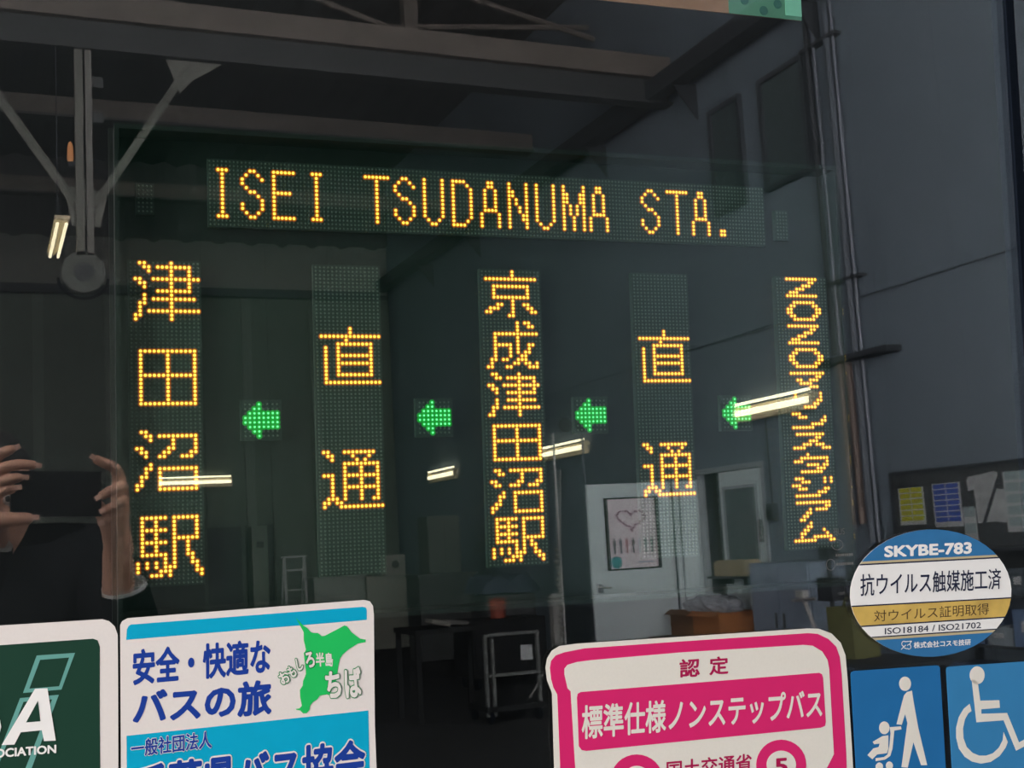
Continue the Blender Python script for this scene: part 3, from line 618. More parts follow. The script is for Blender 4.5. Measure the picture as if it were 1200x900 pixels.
# girders across the garage
def girder(y, ztop, lab):
    t = Thing('roof_girder', lab, 'girder', (-6, y, ztop-0.55), group='roof girders')
    t.part('upper_channel', MB().box(-6, 6.80, y-0.10, y+0.10, ztop-0.24, ztop), steel_l, label='pale brownish upper channel')
    t.part('web', MB().box(-6, 6.80, y-0.02, y+0.02, ztop-0.50, ztop-0.24), steel_d, label='dark lower web')
    t.part('lower_flange', MB().box(-6, 6.80, y-0.09, y+0.09, ztop-0.53, ztop-0.50), steel_d)
girder(-10.33, 6.57, 'nearest roof girder, widest in the reflection, carrying the braced post')
for y, z, lab in ((-14.0, 6.92, 'second roof girder, behind the braced post'), (-17.67, 7.04, 'farthest roof girder, just before the corrugated sheet')):
    t = Thing('roof_girder', lab, 'girder', (-6, y, z-0.25), group='roof girders')
    t.part('channel', MB().box(-6, 6.80, y-0.08, y+0.08, z-0.22, z), steel_l, label='pale brownish channel')
    t.part('lower_flange', MB().box(-6, 6.80, y-0.10, y+0.10, z-0.25, z-0.22), steel_d)
# roof bracing above the nearest girder
for a, b, lab in (((3.0, -12, 7.70), (4.45, -12, 7.28), 'short steep brace left of the roof hanger'),
                  ((4.9, -12, 7.90), (7.0, -12, 7.46), 'long sloping brace crossing the flat one'),
                  ((4.2, -12, 7.36), (6.75, -12, 7.64), 'flat brace rising to the right wall')):
    one('roof_brace', MB().tube([a, b], 0.035, 6), steel_l, 'pale steel ' + lab, 'brace', a, group='roof braces')
one('roof_hanger', MB().box(4.36, 4.52, -12.08, -11.92, 7.2, 8.3), steel_l, 'pale upright hanger where the roof braces meet', 'post', (4.44, -12, 7.2))
# crane rails
cr_ = Thing('crane_rail', 'dark rail beam running along the right-hand wall on brackets', 'beam', (6.70, -10, 6.10))
cr_.part('beam', MB().box(6.50, 6.68, YB+0.3, -3.0, 6.08, 6.28), rail_m)
for y in (-5.6, -7.7, -9.80, -11.89, -13.98, -16.07, -18.2):
    cr_.part('bracket', MB().add([(6.82, y-.012, 6.1), (6.82, y-.012, 5.72), (6.52, y-.012, 6.1), (6.82, y+.012, 6.1), (6.82, y+.012, 5.72), (6.52, y+.012, 6.1)],
        [(0,1,2),(5,4,3),(0,3,4,1),(1,4,5,2),(2,5,3,0)]), rail_m)
one('crane_rail', MB().box(-6, 6.58, YB+0.1, YB+0.24, 5.96, 6.10), rail_m, 'dark horizontal rail beam along the far wall', 'beam', (0, YB+0.17, 5.96))

# braced post hanging from the nearest girder
brace_m = mat('brace_steel', (0.15, 0.155, 0.14), 0.65, var=0.15, scale=6)
bp = Thing('braced_post', 'short steel post with two slanting braces hanging from the nearest girder', 'post', (0.73, -10.33, 4.15))
g = -10.33
bp.part('post', MB().box(0.655, 0.725, g-.05, g+.05, 4.15, 6.04), brace_m)
bp.part('post', MB().box(0.745, 0.80, g-.05, g+.05, 4.15, 6.04), mat('grey_steel', (0.17, 0.17, 0.16), 0.6))
bp.part('brace', MB().tube([(0.68, g, 4.58), (-0.30, g, 6.04)], 0.045, 6), brace_m)
bp.part('brace', MB().tube([(0.78, g, 4.55), (1.66, g, 5.98)], 0.042, 6), brace_m)
bp.part('gusset_plate', MB().sheet([(1.46, 6.04), (1.98, 6.04), (1.70, 5.86), (1.58, 5.72)], g-.012, g+.012), brace_m)
bp.part('gusset_plate', MB().sheet([(0.56, 4.78), (0.62, 4.42), (0.86, 4.42), (0.93, 4.74)], g-.012, g+.012), brace_m)
for z in (5.75, 5.42): bp.part('clamp', MB().box(0.80, 0.90, g-.04, g+.04, z-.05, z+.05), steel_d)
rl = Thing('cable_reel', 'round dark reel hanging at the foot of the braced post', 'reel', (0.71, g, 3.84))
rl.part('rim', MB().lathe((0.71, g, 4.0), [(0.08, -0.05), (0.185, -0.05), (0.185, -0.03), (0.13, -0.02), (0.13, 0.02), (0.185, 0.03), (0.185, 0.05), (0.08, 0.05)], 24, axis='y'), mat('reel_grey', (0.075, 0.085, 0.08), 0.6))
rl.part('hub', MB().lathe((0.71, g, 4.0), [(0.085, -0.07), (0.085, 0.07)], 16, axis='y'), steel_b)
rl.part('hanger', MB().box(0.68, 0.78, g-.03, g+.03, 4.10, 4.20), steel_b)
rl.part('hose', MB().tube([(0.71+0.21*math.cos(t), g, 3.95+0.18*math.sin(t)) for t in [PI+k*PI/10 for k in range(11)]], 0.014, 6), rubber)

# fluorescent fixtures
tube_m = emis('lamp_tube', (1.0, 0.88, 0.60), 12.0)
refl_m = mat('fixture_white', (0.62, 0.53, 0.36), 0.5)
def fixture(c, ax, out, L, lab, group='fluorescent fixtures', s=1.0):
    """c centre on the wall, ax unit along, out unit away from the wall"""
    c, ax, out = Vector(c), Vector(ax), Vector(out); up = Vector((0, 0, 1))
    t = Thing('fluorescent_fixture', lab, 'lamp', c, group=group)
    t.part('housing', MB().obox(c+out*0.02+up*0.03*s, ax*(L/2), out*0.02, up*0.02*s), refl_m)
    t.part('reflector', MB().obox(c+out*0.045-up*0.070*s, ax*(L/2), out*0.030, up*0.028*s), refl_m)
    for dz, r in ((0.078, 0.015), (-0.012, 0.030)):
        p = c + out*0.075 + up*dz*s
        t.part('lamp_tube', MB().tube([p-ax*(L/2-.02), p+ax*(L/2-.02)], r*s, 10), tube_m)
    for k in (-1, 1):
        t.part('lamp_holder', MB().obox(c+out*0.06+ax*k*(L/2-.01)+up*0.01, ax*0.010, out*0.03, up*0.055*s), refl_m)
fixture((Xw, -8.80, 2.575), (0,1,0), (-1,0,0), 1.24, 'lit twin tube fixture on the right-hand wall, nearest and brightest')
fixture((Xw, -13.44, 2.575), (0,1,0), (-1,0,0), 1.24, 'lit twin tube fixture on the right-hand wall, second one back')
fixture((Xw, -18.10, 2.595), (0,1,0), (-1,0,0), 1.24, 'lit twin tube fixture on the right-hand wall, farthest and smallest', s=1.05)
fixture((3.24, YB, 2.77), (1,0,0), (0,1,0), 1.24, 'lit twin tube fixture standing level on the far wall')
t = Thing('hanging_lamp', 'small lit twin tube lamp hanging left of the braced post', 'lamp', (0.50, -10.3, 4.15))
for dx in (-0.035, 0.035): t.part('lamp_tube', MB().tube([(0.50+dx, -10.9, 4.27), (0.50+dx, -9.7, 4.27)], 0.014, 8), tube_m)
t.part('housing', MB().box(0.44, 0.56, -10.95, -9.65, 4.30, 4.33), refl_m)
t.part('hanger_rod', MB().tube([(0.50, -10.3, 4.33), (0.50, -10.3, 6.04)], 0.006, 6), steel_b)
t = Thing('warning_lamp', 'small dim reddish lamp beside the braced post', 'lamp', (0.60, -10.33, 5.0))
t.part('lens', MB().lathe((0.615, -10.33, 5.0), [(0.02, 0), (0.028, 0.04), (0.024, 0.15), (0.008, 0.19)], 12), emis('dim_red', (1.0, 0.42, 0.16), 1.6))
t.part('base', MB().box(0.595, 0.655, -10.36, -10.30, 4.96, 5.0), steel_b)

# things on the right-hand wall
win_g = mat('dark_window_glass', (0.075, 0.105, 0.115), 0.35, var=0)
for (y0, y1), lab in (((-9.56, -8.98), 'upper wall window, the farther of two'), ((-8.66, -7.93), 'upper wall window, the nearer of two, beside the pipes')):
    t = Thing('high_window', 'dark ' + lab, 'window', (Xw, (y0+y1)/2, 4.60), group='high windows')
    t.part('pane', MB().box(Xw-0.02, Xw, y0+.05, y1-.05, 4.65, 5.66), win_g)
    for b in ((y0, y0+.05, 4.60, 5.71), (y1-.05, y1, 4.60, 5.71), (y0+.05, y1-.05, 4.60, 4.65), (y0+.05, y1-.05, 5.66, 5.71)):
        t.part('frame_bar', MB().box(Xw-0.05, Xw, *b), mat('window_frame_dark', (0.050, 0.060, 0.075), 0.5))
def pipe(y, r, z0, z1, m, lab, off=0.05):
    one('pipe', MB().tube([(Xw-off, y, z0), (Xw-off, y, z1)], r, 10), m, lab, 'pipe', (Xw-off, y, z0), group='pipes on the right-hand wall')
pg = mat('pipe_grey', (0.085, 0.105, 0.135), 0.5); pl = mat('pipe_light', (0.20, 0.23, 0.28), 0.4); pb = mat('pipe_brown', (0.17, 0.13, 0.115), 0.5)
pipe(-7.83, 0.024, 2.9, 8.2, rail_m, 'upper dark pipe, far side of the pipe bundle')
pipe(-7.74, 0.014, 1.38, 8.2, pl, 'thin pale pipe running full height in the bundle')
pipe(-7.64, 0.040, 1.42, 2.82, pb, 'brownish lower pipe in the bundle, nearer of two')
pipe(-7.72, 0.018, 1.42, 2.82, pb, 'thin brownish lower pipe in the bundle, farther of two', 0.09)
pipe(-7.54, 0.040, 1.25, 8.2, pg, 'thick grey pipe running full height in the bundle')
pipe(-7.46, 0.014, 1.10, 8.2, pl, 'thin pale pipe on the near side of the bundle')
one('pipe_bracket', MB().box(Xw-0.16, Xw, -7.98, -7.02, 2.81, 2.86), steel_b, 'dark horizontal bracket crossing the pipe bundle', 'bracket', (Xw, -7.5, 2.81))
one('pipe_clamp', MB().box(Xw-0.09, Xw, -7.90, -7.40, 5.68, 5.71), rail_m, 'dark clamp high up on the pipe bundle', 'bracket', (Xw, -7.6, 5.66))
one('pipe_clamp', MB().box(Xw-0.09, Xw, -7.84, -7.36, 3.51, 3.535), rail_m, 'small dark clamp halfway up the pipe bundle', 'bracket', (Xw, -7.5, 3.50))
one('cable', MB().tube([(Xw-0.02, -12+ i*0.75, 3.335+0.012*math.sin(i)) for i in range(11)], 0.006, 6), mat('cable_grey', (0.10, 0.12, 0.15), 0.7), 'thin dark cable running level along the right-hand wall', 'cable', (Xw, -12, 3.33))

nb = Thing('notice_board', 'dark notice board on the right-hand wall covered with papers', 'board', (Xw, -6.4, 0.92))
nb.part('panel', MB().box(Xw-0.03, Xw, -7.25, -4.6, 0.92, 1.80), mat('board_dark', (0.045, 0.052, 0.058), 0.7))
nb.part('frame', MB().box(Xw-0.045, Xw, -7.28, -7.25, 0.90, 1.82).box(Xw-0.045, Xw, -7.25, -4.6, 1.80, 1.825), steel_b)
def paper(y0, y1, z0, z1, m, lab, rot=0, rows=None, dx=0.034):
    t = Thing('paper', lab, 'paper', (Xw-dx, (y0+y1)/2, z0), group='papers on the notice board')
    c = Vector((Xw-dx, (y0+y1)/2, (z0+z1)/2)); a = math.radians(rot)
    ay, az = Vector((0, math.cos(a), math.sin(a)))*(y1-y0)/2, Vector((0, -math.sin(a), math.cos(a)))*(z1-z0)/2
    t.part('sheet', MB().obox(c, Vector((0.002,0,0)), ay, az), mat('paper_white', (0.42, 0.44, 0.46), 0.7))
    if rows:
        b = MB()
        for k in range(rows):
            for s in (-1, 1):
                b.obox(c + Vector((-0.003,0,0)) + ay*0.46*s + az*(0.86-1.52*k/max(1,rows-1)+(.0 if rows>1 else -.3)), Vector((0.0006,0,0)), ay*0.42, az*(0.70/rows))
        t.part('printed_blocks', b, m, kind='stuff')
paper(-7.19, -6.89, 1.39, 1.69, mat('yellow_print', (0.42, 0.42, 0.03), 0.7), 'white sheet with yellow printed table, farthest on the notice board', 0, 6)
paper(-6.79, -6.48, 1.36, 1.70, mat('blue_print_paper', (0.05, 0.10, 0.42), 0.7), 'sheet with blue printed table, next to the yellow one', 0, 7)
paper(-6.47, -6.34, 1.16, 1.49, mat('teal_print', (0.26, 0.34, 0.36), 0.7), 'narrow pale leaflet hanging low beside the blue sheet', 0, 3)
paper(-6.40, -6.08, 1.64, 1.73, mat('grey_print', (0.36, 0.38, 0.40), 0.7), 'strip of pale paper stuck on aslant', 6, 1)
paper(-6.33, -6.12, 1.38, 1.66, mat('grey_print', (0.36, 0.38, 0.40), 0.7), 'pale sheet behind the slanting pen cord', 3, 3)
paper(-6.16, -6.02, 1.38, 1.60, mat('grey_print', (0.36, 0.38, 0.40), 0.7), 'pale sheet curled to the side of the slanting cord', -8, 2, 0.040)
paper(-6.03, -5.72, 1.30, 1.74, mat('teal_print', (0.26, 0.34, 0.36), 0.7), 'large pale sheet at the right edge of the picture', 0, 5)
one('pen_cord', MB().tube([(Xw-0.05, -6.06, 1.70), (Xw-0.055, -6.25, 1.36)], 0.012, 6), steel_b, 'dark cord hanging slantwise over the pale sheets', 'cord', (Xw-0.05, -6.1, 1.36))

# doorway with a closed leaf and one leaf swung out square to the wall
door_c = mat('door_paint', (0.52, 0.60, 0.64), 0.5, var=0.04)
door_e = mat('door_edge', (0.30, 0.34, 0.37), 0.5)
link('doorway_recess', MB().box(Xw+0.02, 8.2, -10.45, -10.40, 0, 2.2).box(Xw+0.16, 8.2, -9.0, -8.95, 0, 2.2).box(8.2, 8.25, -10.45, -8.95, 0, 2.2).box(Xw+0.16, 8.2, -10.4, -9.0, 2.2, 2.25), mat('dark_room', (0.03, 0.032, 0.03), 0.8), **S)
link('trim_2', MB().box(Xw-0.02, Xw+0.06, -10.35, -10.31, 0, 2.08).box(Xw-0.02, Xw+0.06, -9.16, -9.12, 0, 2.08).box(Xw-0.02, Xw+0.06, -10.31, -9.16, 2.03, 2.08), door_e, **S)
d2 = Thing('door', 'closed pale door leaf with a dark glazed upper half in the right-hand wall', 'door', (Xw, -9.56, 0))
d2.part('leaf', MB().box(Xw, Xw+0.04, -9.94, -9.17, 0.01, 2.02), door_c)
d2.part('window_pane', MB().box(Xw-0.006, Xw, -9.84, -9.30, 1.12, 1.84), win_g)
for b in ((-9.87, -9.84, 1.09, 1.87), (-9.30, -9.27, 1.09, 1.87), (-9.84, -9.30, 1.84, 1.87), (-9.84, -9.30, 1.09, 1.12)): d2.part('bead', MB().box(Xw-0.014, Xw, *b), door_e)
d2.part('handle', MB().box(Xw-0.05, Xw, -9.225, -9.205, 1.30, 1.52), mat('chrome', (0.6, 0.6, 0.6), 0.25, metal=0.9), label='upright chrome handle')
d1 = Thing('door', 'open steel door leaf swung out from the wall with a framed poster on it', 'door', (6.5, -10.33, 0))
yd = -10.33
d1.part('leaf', MB().box(5.51, 6.47, yd-.04, yd, 0.01, 1.97), door_c)
d1.part('fixed_strip', MB().box(6.51, 6.56, yd-.04, yd-.005, 0.01, 1.97), door_c); d1.part('fixed_strip', MB().box(6.59, 6.80, yd-.04, yd-.01, 0.01, 1.97), door_c)
hd = d1.part('lever_handle', MB().box(5.56, 5.62, yd, yd+.012, 0.88, 0.97).tube([(5.59, yd+.01, 0.935), (5.59, yd+.055, 0.935), (5.69, yd+.055, 0.93)], 0.010, 8), mat('chrome', (0.6, 0.6, 0.6), 0.25, metal=0.9), label='chrome lever handle')
po_ = Thing('poster', 'framed poster with a dotted heart over seven tiny figures on the open door', 'poster', (5.99, yd, 1.09))
px0, px1, pz0, pz1 = 5.685, 6.305, 1.095, 1.825
po_.part('sheet', MB().box(px0+.036, px1-.036, yd, yd+.008, pz0+.012, pz1-.012), mat('poster_paper', (0.66, 0.60, 0.66), 0.6, var=0.05, scale=5))
for b in ((px0, px0+.036, pz0, pz1), (px1-.036, px1, pz0, pz1), (px0+.036, px1-.036, pz0, pz0+.014), (px0+.036, px1-.036, pz1-.014, pz1)):
    po_.part('frame_bar', MB().box(b[0], b[1], yd, yd+.014, b[2], b[3]), mat('frame_black', (0.010, 0.010, 0.012), 0.8, spec=0.05))
heart = MB(); rnd = random.Random(3)
for k in range(64):
    t_ = 2*PI*k/64; q = 0.80 + 0.22*rnd.random()
    hx = 16*math.sin(t_)**3/16*0.17*q; hz = (13*math.cos(t_)-5*math.cos(2*t_)-2*math.cos(3*t_)-math.cos(4*t_))/16*0.115*q
    heart.sheet([(5.985+hx+0.011*math.cos(a), 1.605+hz+0.011*math.sin(a)) for a in [j*PI/3 for j in range(6)]], yd+.0105, yd+.008)
hm = MB(); hm.v = [(v[0], 2*yd+.0185-v[1], v[2]) for v in heart.v]; hm.f = [f[::-1] for f in heart.f]; hm.mi = heart.mi
po_.part('heart_ring', hm, mat('mauve_print', (0.22, 0.09, 0.16), 0.7), kind='stuff')
for k in range(7):
    fx = 5.775 + k*0.0715; m = mat('figure_%s' % 'dark blue red black pale teal slate'.split()[k], [(0.03,0.04,0.05),(0.05,0.06,0.09),(0.35,0.10,0.13),(0.01,0.01,0.015),(0.42,0.45,0.55),(0.06,0.12,0.13),(0.06,0.13,0.12)][k], 0.7)
    po_.part('printed_figure', MB().box(fx-.016, fx+.016, yd+.008, yd+.010, 1.335, 1.395).box(fx-.010, fx+.010, yd+.008, yd+.010, 1.262, 1.335).box(fx-.008, fx+.008, yd+.008, yd+.010, 1.398, 1.415), m)
c_ = MB().lathe((5.79, yd+.008, 1.175), [(0.062, 0), (0.062, 0.002)], 20, axis='y')
po_.part('round_mark', c_, mat('teal_round', (0.06, 0.30, 0.33), 0.7), label='teal round mark')
po_.part('caption_bar', MB().box(6.03, 6.22, yd+.008, yd+.010, 1.155, 1.175), mat('caption_grey', (0.40, 0.42, 0.52), 0.7))

# clutter along the right-hand wall
wood = mat('workbench_wood', (0.16, 0.12, 0.08), 0.7)
bn = Thing('low_bench', 'low dark bench under the brown boxes by the doorway', 'bench', (6.35, -9.65, 0))
bn.part('top', MB().box(6.05, 6.78, -10.25, -9.10, 0.38, 0.42), wood)
for x in (6.08, 6.72):
    for y in (-10.20, -9.18): bn.part('leg', MB().box(x-.02, x+.03, y-.02, y+.03, 0, 0.38), steel_b)
for (y0, y1, x0, z1), lab, c in (((-10.22, -9.72, 6.30, 0.66), 'brown cardboard box on the low bench, farther and darker', (0.17, 0.085, 0.04)), ((-9.70, -9.22, 6.25, 0.66), 'orange-brown cardboard box on the low bench, nearer the cabinet', (0.42, 0.16, 0.05))):
    t = Thing('cardboard_box', lab, 'box', (6.5, (y0+y1)/2, 0.42), group='boxes on the low bench')
    m = mat('card_%d' % (c[0]*100), c, 0.8)
    t.part('body', MB().box(x0, 6.74, y0, y1, 0.42, z1), m); t.part('flap', MB().obox((x0-.03, (y0+y1)/2, z1-.01), Vector((.04,0,.02)), Vector((0,(y1-y0)/2,0)), Vector((0,0,.003))), m)
# crumpled plastic wrap
cw = bmesh.new(); bmesh.ops.create_icosphere(cw, subdivisions=4, radius=1.0)
rr = random.Random(5)
for v in cw.verts:
    n_ = math.sin(v.co.x*9+v.co.y*7)*0.09 + math.sin(v.co.y*17+v.co.z*11)*0.07 + rr.uniform(-.035, .035)
    v.co = v.co*(1+n_); v.co = Vector((v.co.x*0.20, v.co.y*0.42, max(v.co.z, -0.45)*0.11))
me = bpy.data.meshes.new('plastic_wrap'); cw.to_mesh(me); cw.free()
me.materials.append(mat('clear_wrap', (0.35, 0.37, 0.42), 0.12, var=0.2, scale=30))
o = bpy.data.objects.new('plastic_wrap', me); COL.objects.link(o); o.location = (6.48, -9.66, 0.71)
o['label'] = 'crumpled shiny plastic wrap on top of the brown boxes'; o['category'] = 'wrapping'
one('paper_bag', MB().box(6.60, 6.80, -9.80, -9.26, 0.99, 1.12).box(6.62, 6.80, -9.78, -9.28, 1.12, 1.14), mat('tan_bag', (0.30, 0.25, 0.17), 0.8), 'tan flat box on the shelf below the glazed door', 'box', (6.7, -9.53, 0.99))
sh = Thing('wall_shelf', 'thin shelf under the tan flat box by the glazed door', 'shelf', (6.7, -9.53, 0.96))
sh.part('board', MB().box(6.56, 6.815, -9.88, -9.20, 0.965, 0.985), steel_b)
for y in (-9.80, -9.28): sh.part('bracket', MB().box(6.60, 6.815, y-.01, y+.01, 0.90, 0.965), steel_b)
cb = Thing('storage_cabinet', 'grey blue steel cabinet standing before the wall right of the glazed door', 'cabinet', (6.5, -8.42, 0))
cb.part('body', MB().box(6.40, 6.78, -8.86, -7.95, 0.05, 1.12), mat('cabinet_blue', (0.20, 0.25, 0.33), 0.55))
for y0, y1 in ((-8.84, -8.42), (-8.40, -7.97)):
    dd = cb.part('door', MB().box(6.382, 6.40, y0, y1, 0.08, 1.09), mat('cabinet_blue2', (0.22, 0.27, 0.36), 0.5))
    cb.part('handle', MB().box(6.37, 6.382, (y1-.06 if y0 < -8.5 else y0+.04), (y1-.04 if y0 < -8.5 else y0+.06), 0.55, 0.68), steel_d)
cb.part('plinth', MB().box(6.42, 6.78, -8.84, -7.97, 0, 0.05), steel_b)
sw = Thing('switch_box', 'small dark switch box on the wall above the cabinet', 'switch', (Xw-.03, -8.99, 1.50))
sw.part('housing', MB().box(Xw-.06, Xw, -9.05, -8.94, 1.50, 1.66), mat('switch_dark', (0.05, 0.06, 0.07), 0.5)); sw.part('lid', MB().box(Xw-.07, Xw-.06, -9.04, -8.95, 1.52, 1.60), steel_d)
one('conduit', MB().tube([(Xw-.02, -9.0, 1.66), (Xw-.02, -9.0, 2.50)], 0.009, 6), steel_d, 'thin dark conduit rising from the small switch box', 'conduit', (Xw-.02, -9.0, 1.66))
lt = Thing('lever_tool', 'grey upright lever tool with crossbar in front of the cabinet', 'tool', (6.2, -7.72, 0))
lt.part('shaft', MB().tube([(6.2, -7.80, 0.86), (6.2, -7.62, 0.50), (6.2, -7.55, 0.04)], 0.022, 8), mat('tool_grey', (0.40, 0.40, 0.40), 0.35, metal=0.5))
lt.part('crossbar', MB().tube([(6.2, -7.95, 0.81), (6.2, -7.62, 0.83)], 0.014, 8), mat('tool_grey', (0.40, 0.40, 0.40), 0.35)); lt.part('head', MB().box(6.17, 6.23, -7.86, -7.76, 0.84, 0.90), mat('tool_pale', (0.55, 0.55, 0.53), 0.4))
lt.part('base', MB().box(6.08, 6.32, -7.72, -7.40, 0, 0.04), steel_d)
st = Thing('work_lamp_stand', 'black upright work stand beneath the maker print', 'stand', (6.0, -7.12, 0))
st.part('pole', MB().tube([(6, -7.14, 0.06), (6, -7.14, 1.20)], 0.018, 8), steel_b)
st.part('head', MB().box(5.95, 6.05, -7.19, -7.07, 1.16, 1.27), steel_b); st.part('body', MB().box(5.93, 6.07, -7.22, -7.04, 0.84, 1.02), steel_b)
st.part('arm', MB().tube([(6, -7.22, 0.88), (6, -6.96, 0.90)], 0.012, 8), mat('tool_grey', (0.40, 0.40, 0.40), 0.35)); st.part('base', MB().lathe((6, -7.14, 0), [(0.2, 0), (0.2, 0.03), (0.03, 0.06)], 16), steel_b)
yc = Thing('jerry_can', 'dull yellow green can behind the oval sticker edge', 'can', (6.0, -6.93, 0.42))
ym = mat('olive_yellow', (0.13, 0.135, 0.05), 0.7)
yc.part('body', MB().box(5.88, 6.12, -7.06, -6.76, 0.42, 0.80), ym); yc.part('handle', MB().tube([(6, -7.0, 0.80), (6, -6.97, 0.86), (6, -6.86, 0.86), (6, -6.83, 0.80)], 0.012, 8), ym); yc.part('cap', MB().lathe((6, -6.80, 0.80), [(0.03, 0), (0.03, 0.03)], 12), steel_b)
ct = Thing('work_table', 'low dark table under the yellow green can', 'table', (6.0, -6.9, 0))
ct.part('top', MB().box(5.7, 6.3, -7.03, -6.2, 0.39, 0.42), steel_b)
for x in (5.74, 6.26):
    for y in (-7.0, -6.24): ct.part('leg', MB().box(x-.02, x+.02, y-.02, y+.02, 0, 0.39), steel_b)
rk = Thing('parts_rack', 'dark shelving rack with small parts, low at the right edge', 'rack', (6.6, -5.9, 0))
for y in (-6.45, -4.9):
    for x in (6.45, 6.78): rk.part('upright', MB().box(x-.02, x+.02, y-.02, y+.02, 0, 1.22), steel_b)
for z in (0.15, 0.5, 0.85, 1.18): rk.part('shelf', MB().box(6.43, 6.80, -6.45, -4.9, z, z+.02), steel_b)
rr = random.Random(11); pal = [(0.10,0.16,0.28),(0.30,0.31,0.30),(0.06,0.08,0.10),(0.08,0.12,0.22),(0.20,0.24,0.28)]
nm_ = ['blue', 'pale grey', 'black', 'navy', 'slate']
for si, z in enumerate((0.17, 0.52, 0.87)):
    y = -6.40
    for k in range(5):
        w = rr.uniform(.16, .26); h = rr.uniform(.12, .26); c = (k+si*2) % 5
        t = Thing('parts_bin', '%s parts bin on the %s shelf of the rack, number %s from the pipes' % (nm_[c], ('bottom', 'middle', 'upper')[si], ('one', 'two', 'three', 'four', 'five')[k]), 'bin', (6.6, y+w/2, z), group='bins on the parts rack')
        t.part('body', MB().box(6.46, 6.76, y, y+w, z, z+h), mat('bin_%d' % c, pal[c], 0.6)); t.part('tag', MB().box(6.455, 6.46, y+w*.3, y+w*.7, z+h*.4, z+h*.7), mat('paper_white', (0.42, 0.44, 0.46), 0.7))
        y += w + 0.03

# things standing further back
pale = mat('pale_metal', (0.42, 0.44, 0.44), 0.4)
stand_m = mat('stand_metal', (0.16, 0.17, 0.17), 0.5)
t = Thing('drip_stand', 'thin metal tripod stand wrapped in chain, left of the open door', 'stand', (4.5, -9, 0))
t.part('pole', MB().tube([(4.60, -9, 2.05), (4.55, -9, 1.3), (4.50, -9, 0.52)], 0.008, 6), stand_m)
ch = MB()
for k in range(15): ch.lathe((4.52+0.008*math.sin(k*2), -9, 0.62+k*0.052), [(0.012, -0.02), (0.026, 0), (0.012, 0.02)], 8)
t.part('chain', ch, mat('dull_chain', (0.13, 0.13, 0.125), 0.5), kind='stuff')
for x, y in ((4.14, -9.05), (4.78, -9.2), (4.62, -8.7)): t.part('leg', MB().tube([(4.50, -9, 0.56), (x, y, 0.01)], 0.010, 6), stand_m)
one('post', MB().box(4.62, 4.70, -9.46, -9.38, 0, 0.95), mat('post_grey', (0.20, 0.20, 0.20), 0.6), 'short grey square post beside the tripod stand', 'post', (4.64, -9.02, 0))
dull = mat('dull_metal', (0.09, 0.10, 0.10), 0.6)
t = Thing('frame_trolley', 'light tubular trolley frame with a pale plate, low between stickers', 'trolley', (3.75, -8.5, 0))
for x in (3.60, 3.66, 4.06):
    t.part('upright', MB().box(x-.012, x+.012, -8.52, -8.48, 0.06, 0.71), dull)
for z in (0.38, 0.70): t.part('rail', MB().box(3.60, 4.06, -8.51, -8.49, z-.012, z+.012), dull)
t.part('plate', MB().box(3.92, 4.02, -8.53, -8.51, 0.48, 0.60), mat('plate_grey', (0.36, 0.38, 0.40), 0.5)); t.part('deck', MB().box(3.58, 4.08, -8.9, -8.45, 0.10, 0.14), mat('cart_black3', (0.01, 0.011, 0.012), 0.8, spec=0.1))
for x in (3.62, 4.04):
    for y in (-8.86, -8.5): t.part('wheel', MB().lathe((x-.015, y, 0.05), [(0.05, 0), (0.05, 0.03)], 12, axis='x'), rubber)
t = Thing('tool_cart', 'dark tool cart carrying the orange bucket', 'cart', (4.75, -11, 0))
t.part('body', MB().box(4.35, 5.15, -11.3, -10.75, 0.12, 0.68), mat('cart_black', (0.010, 0.011, 0.012), 0.8, spec=0.1))
for z in (0.2, 0.36, 0.52): t.part('drawer', MB().box(4.38, 5.12, -10.75, -10.735, z, z+.13), mat('cart_black2', (0.014, 0.015, 0.017), 0.8, spec=0.1))
for x in (4.42, 5.08):
    for y in (-11.2, -10.85): t.part('wheel', MB().lathe((x-.02, y, 0.06), [(0.06, 0), (0.06, 0.04)], 12, axis='x'), rubber)
t = Thing('bucket', 'small orange bucket on the dark tool cart', 'bucket', (4.74, -11, 0.68))
om = mat('orange_plastic', (0.24, 0.045, 0.025), 0.6)
t.part('pail', MB().lathe((4.74, -11, 0.68), [(0.075, 0), (0.09, 0.19), (0.098, 0.195), (0.085, 0.20), (0.07, 0.02)], 20), om); t.part('bail', MB().tube([(4.74+0.09*math.cos(a), -11, 0.87+0.05*math.sin(a)) for a in [k*PI/8 for k in range(9)]], 0.004, 6), steel_b)
t = Thing('covered_machine', 'low machine under a dark blue sheet, behind the tool cart', 'machine', (5.3, -12.2, 0))
t.part('base', MB().box(5.02, 5.60, -12.5, -12.0, 0, 0.86), mat('machine_dark', (0.04, 0.045, 0.05), 0.6))
cv = MB(); n = 12
vs = [(4.96+0.70*i/n, -12.56+0.62*j/n, 1.05 + 0.05*math.sin(i*1.3)*math.cos(j*.9) - (0.16 if j in (0, n) or i in (0, n) else 0)) for j in range(n+1) for i in range(n+1)]
cv.add(vs, [(j*(n+1)+i, j*(n+1)+i+1, (j+1)*(n+1)+i+1, (j+1)*(n+1)+i) for j in range(n) for i in range(n)])
t.part('sheet', cv, mat('blue_sheet', (0.025, 0.036, 0.06), 0.8))
t = Thing('dark_cupboard', 'tall dark cupboard behind the covered machine', 'cupboard', (5.62, -15, 0))
dk = mat('cupboard_dark', (0.055, 0.062, 0.058), 0.6)
t.part('body', MB().box(5.40, 5.86, -15.4, -15.0, 0, 1.85), dk); t.part('door', MB().box(5.41, 5.625, -15.0, -14.985, 0.05, 1.8), dk); t.part('door', MB().box(5.635, 5.85, -15.0, -14.985, 0.05, 1.8), dk)
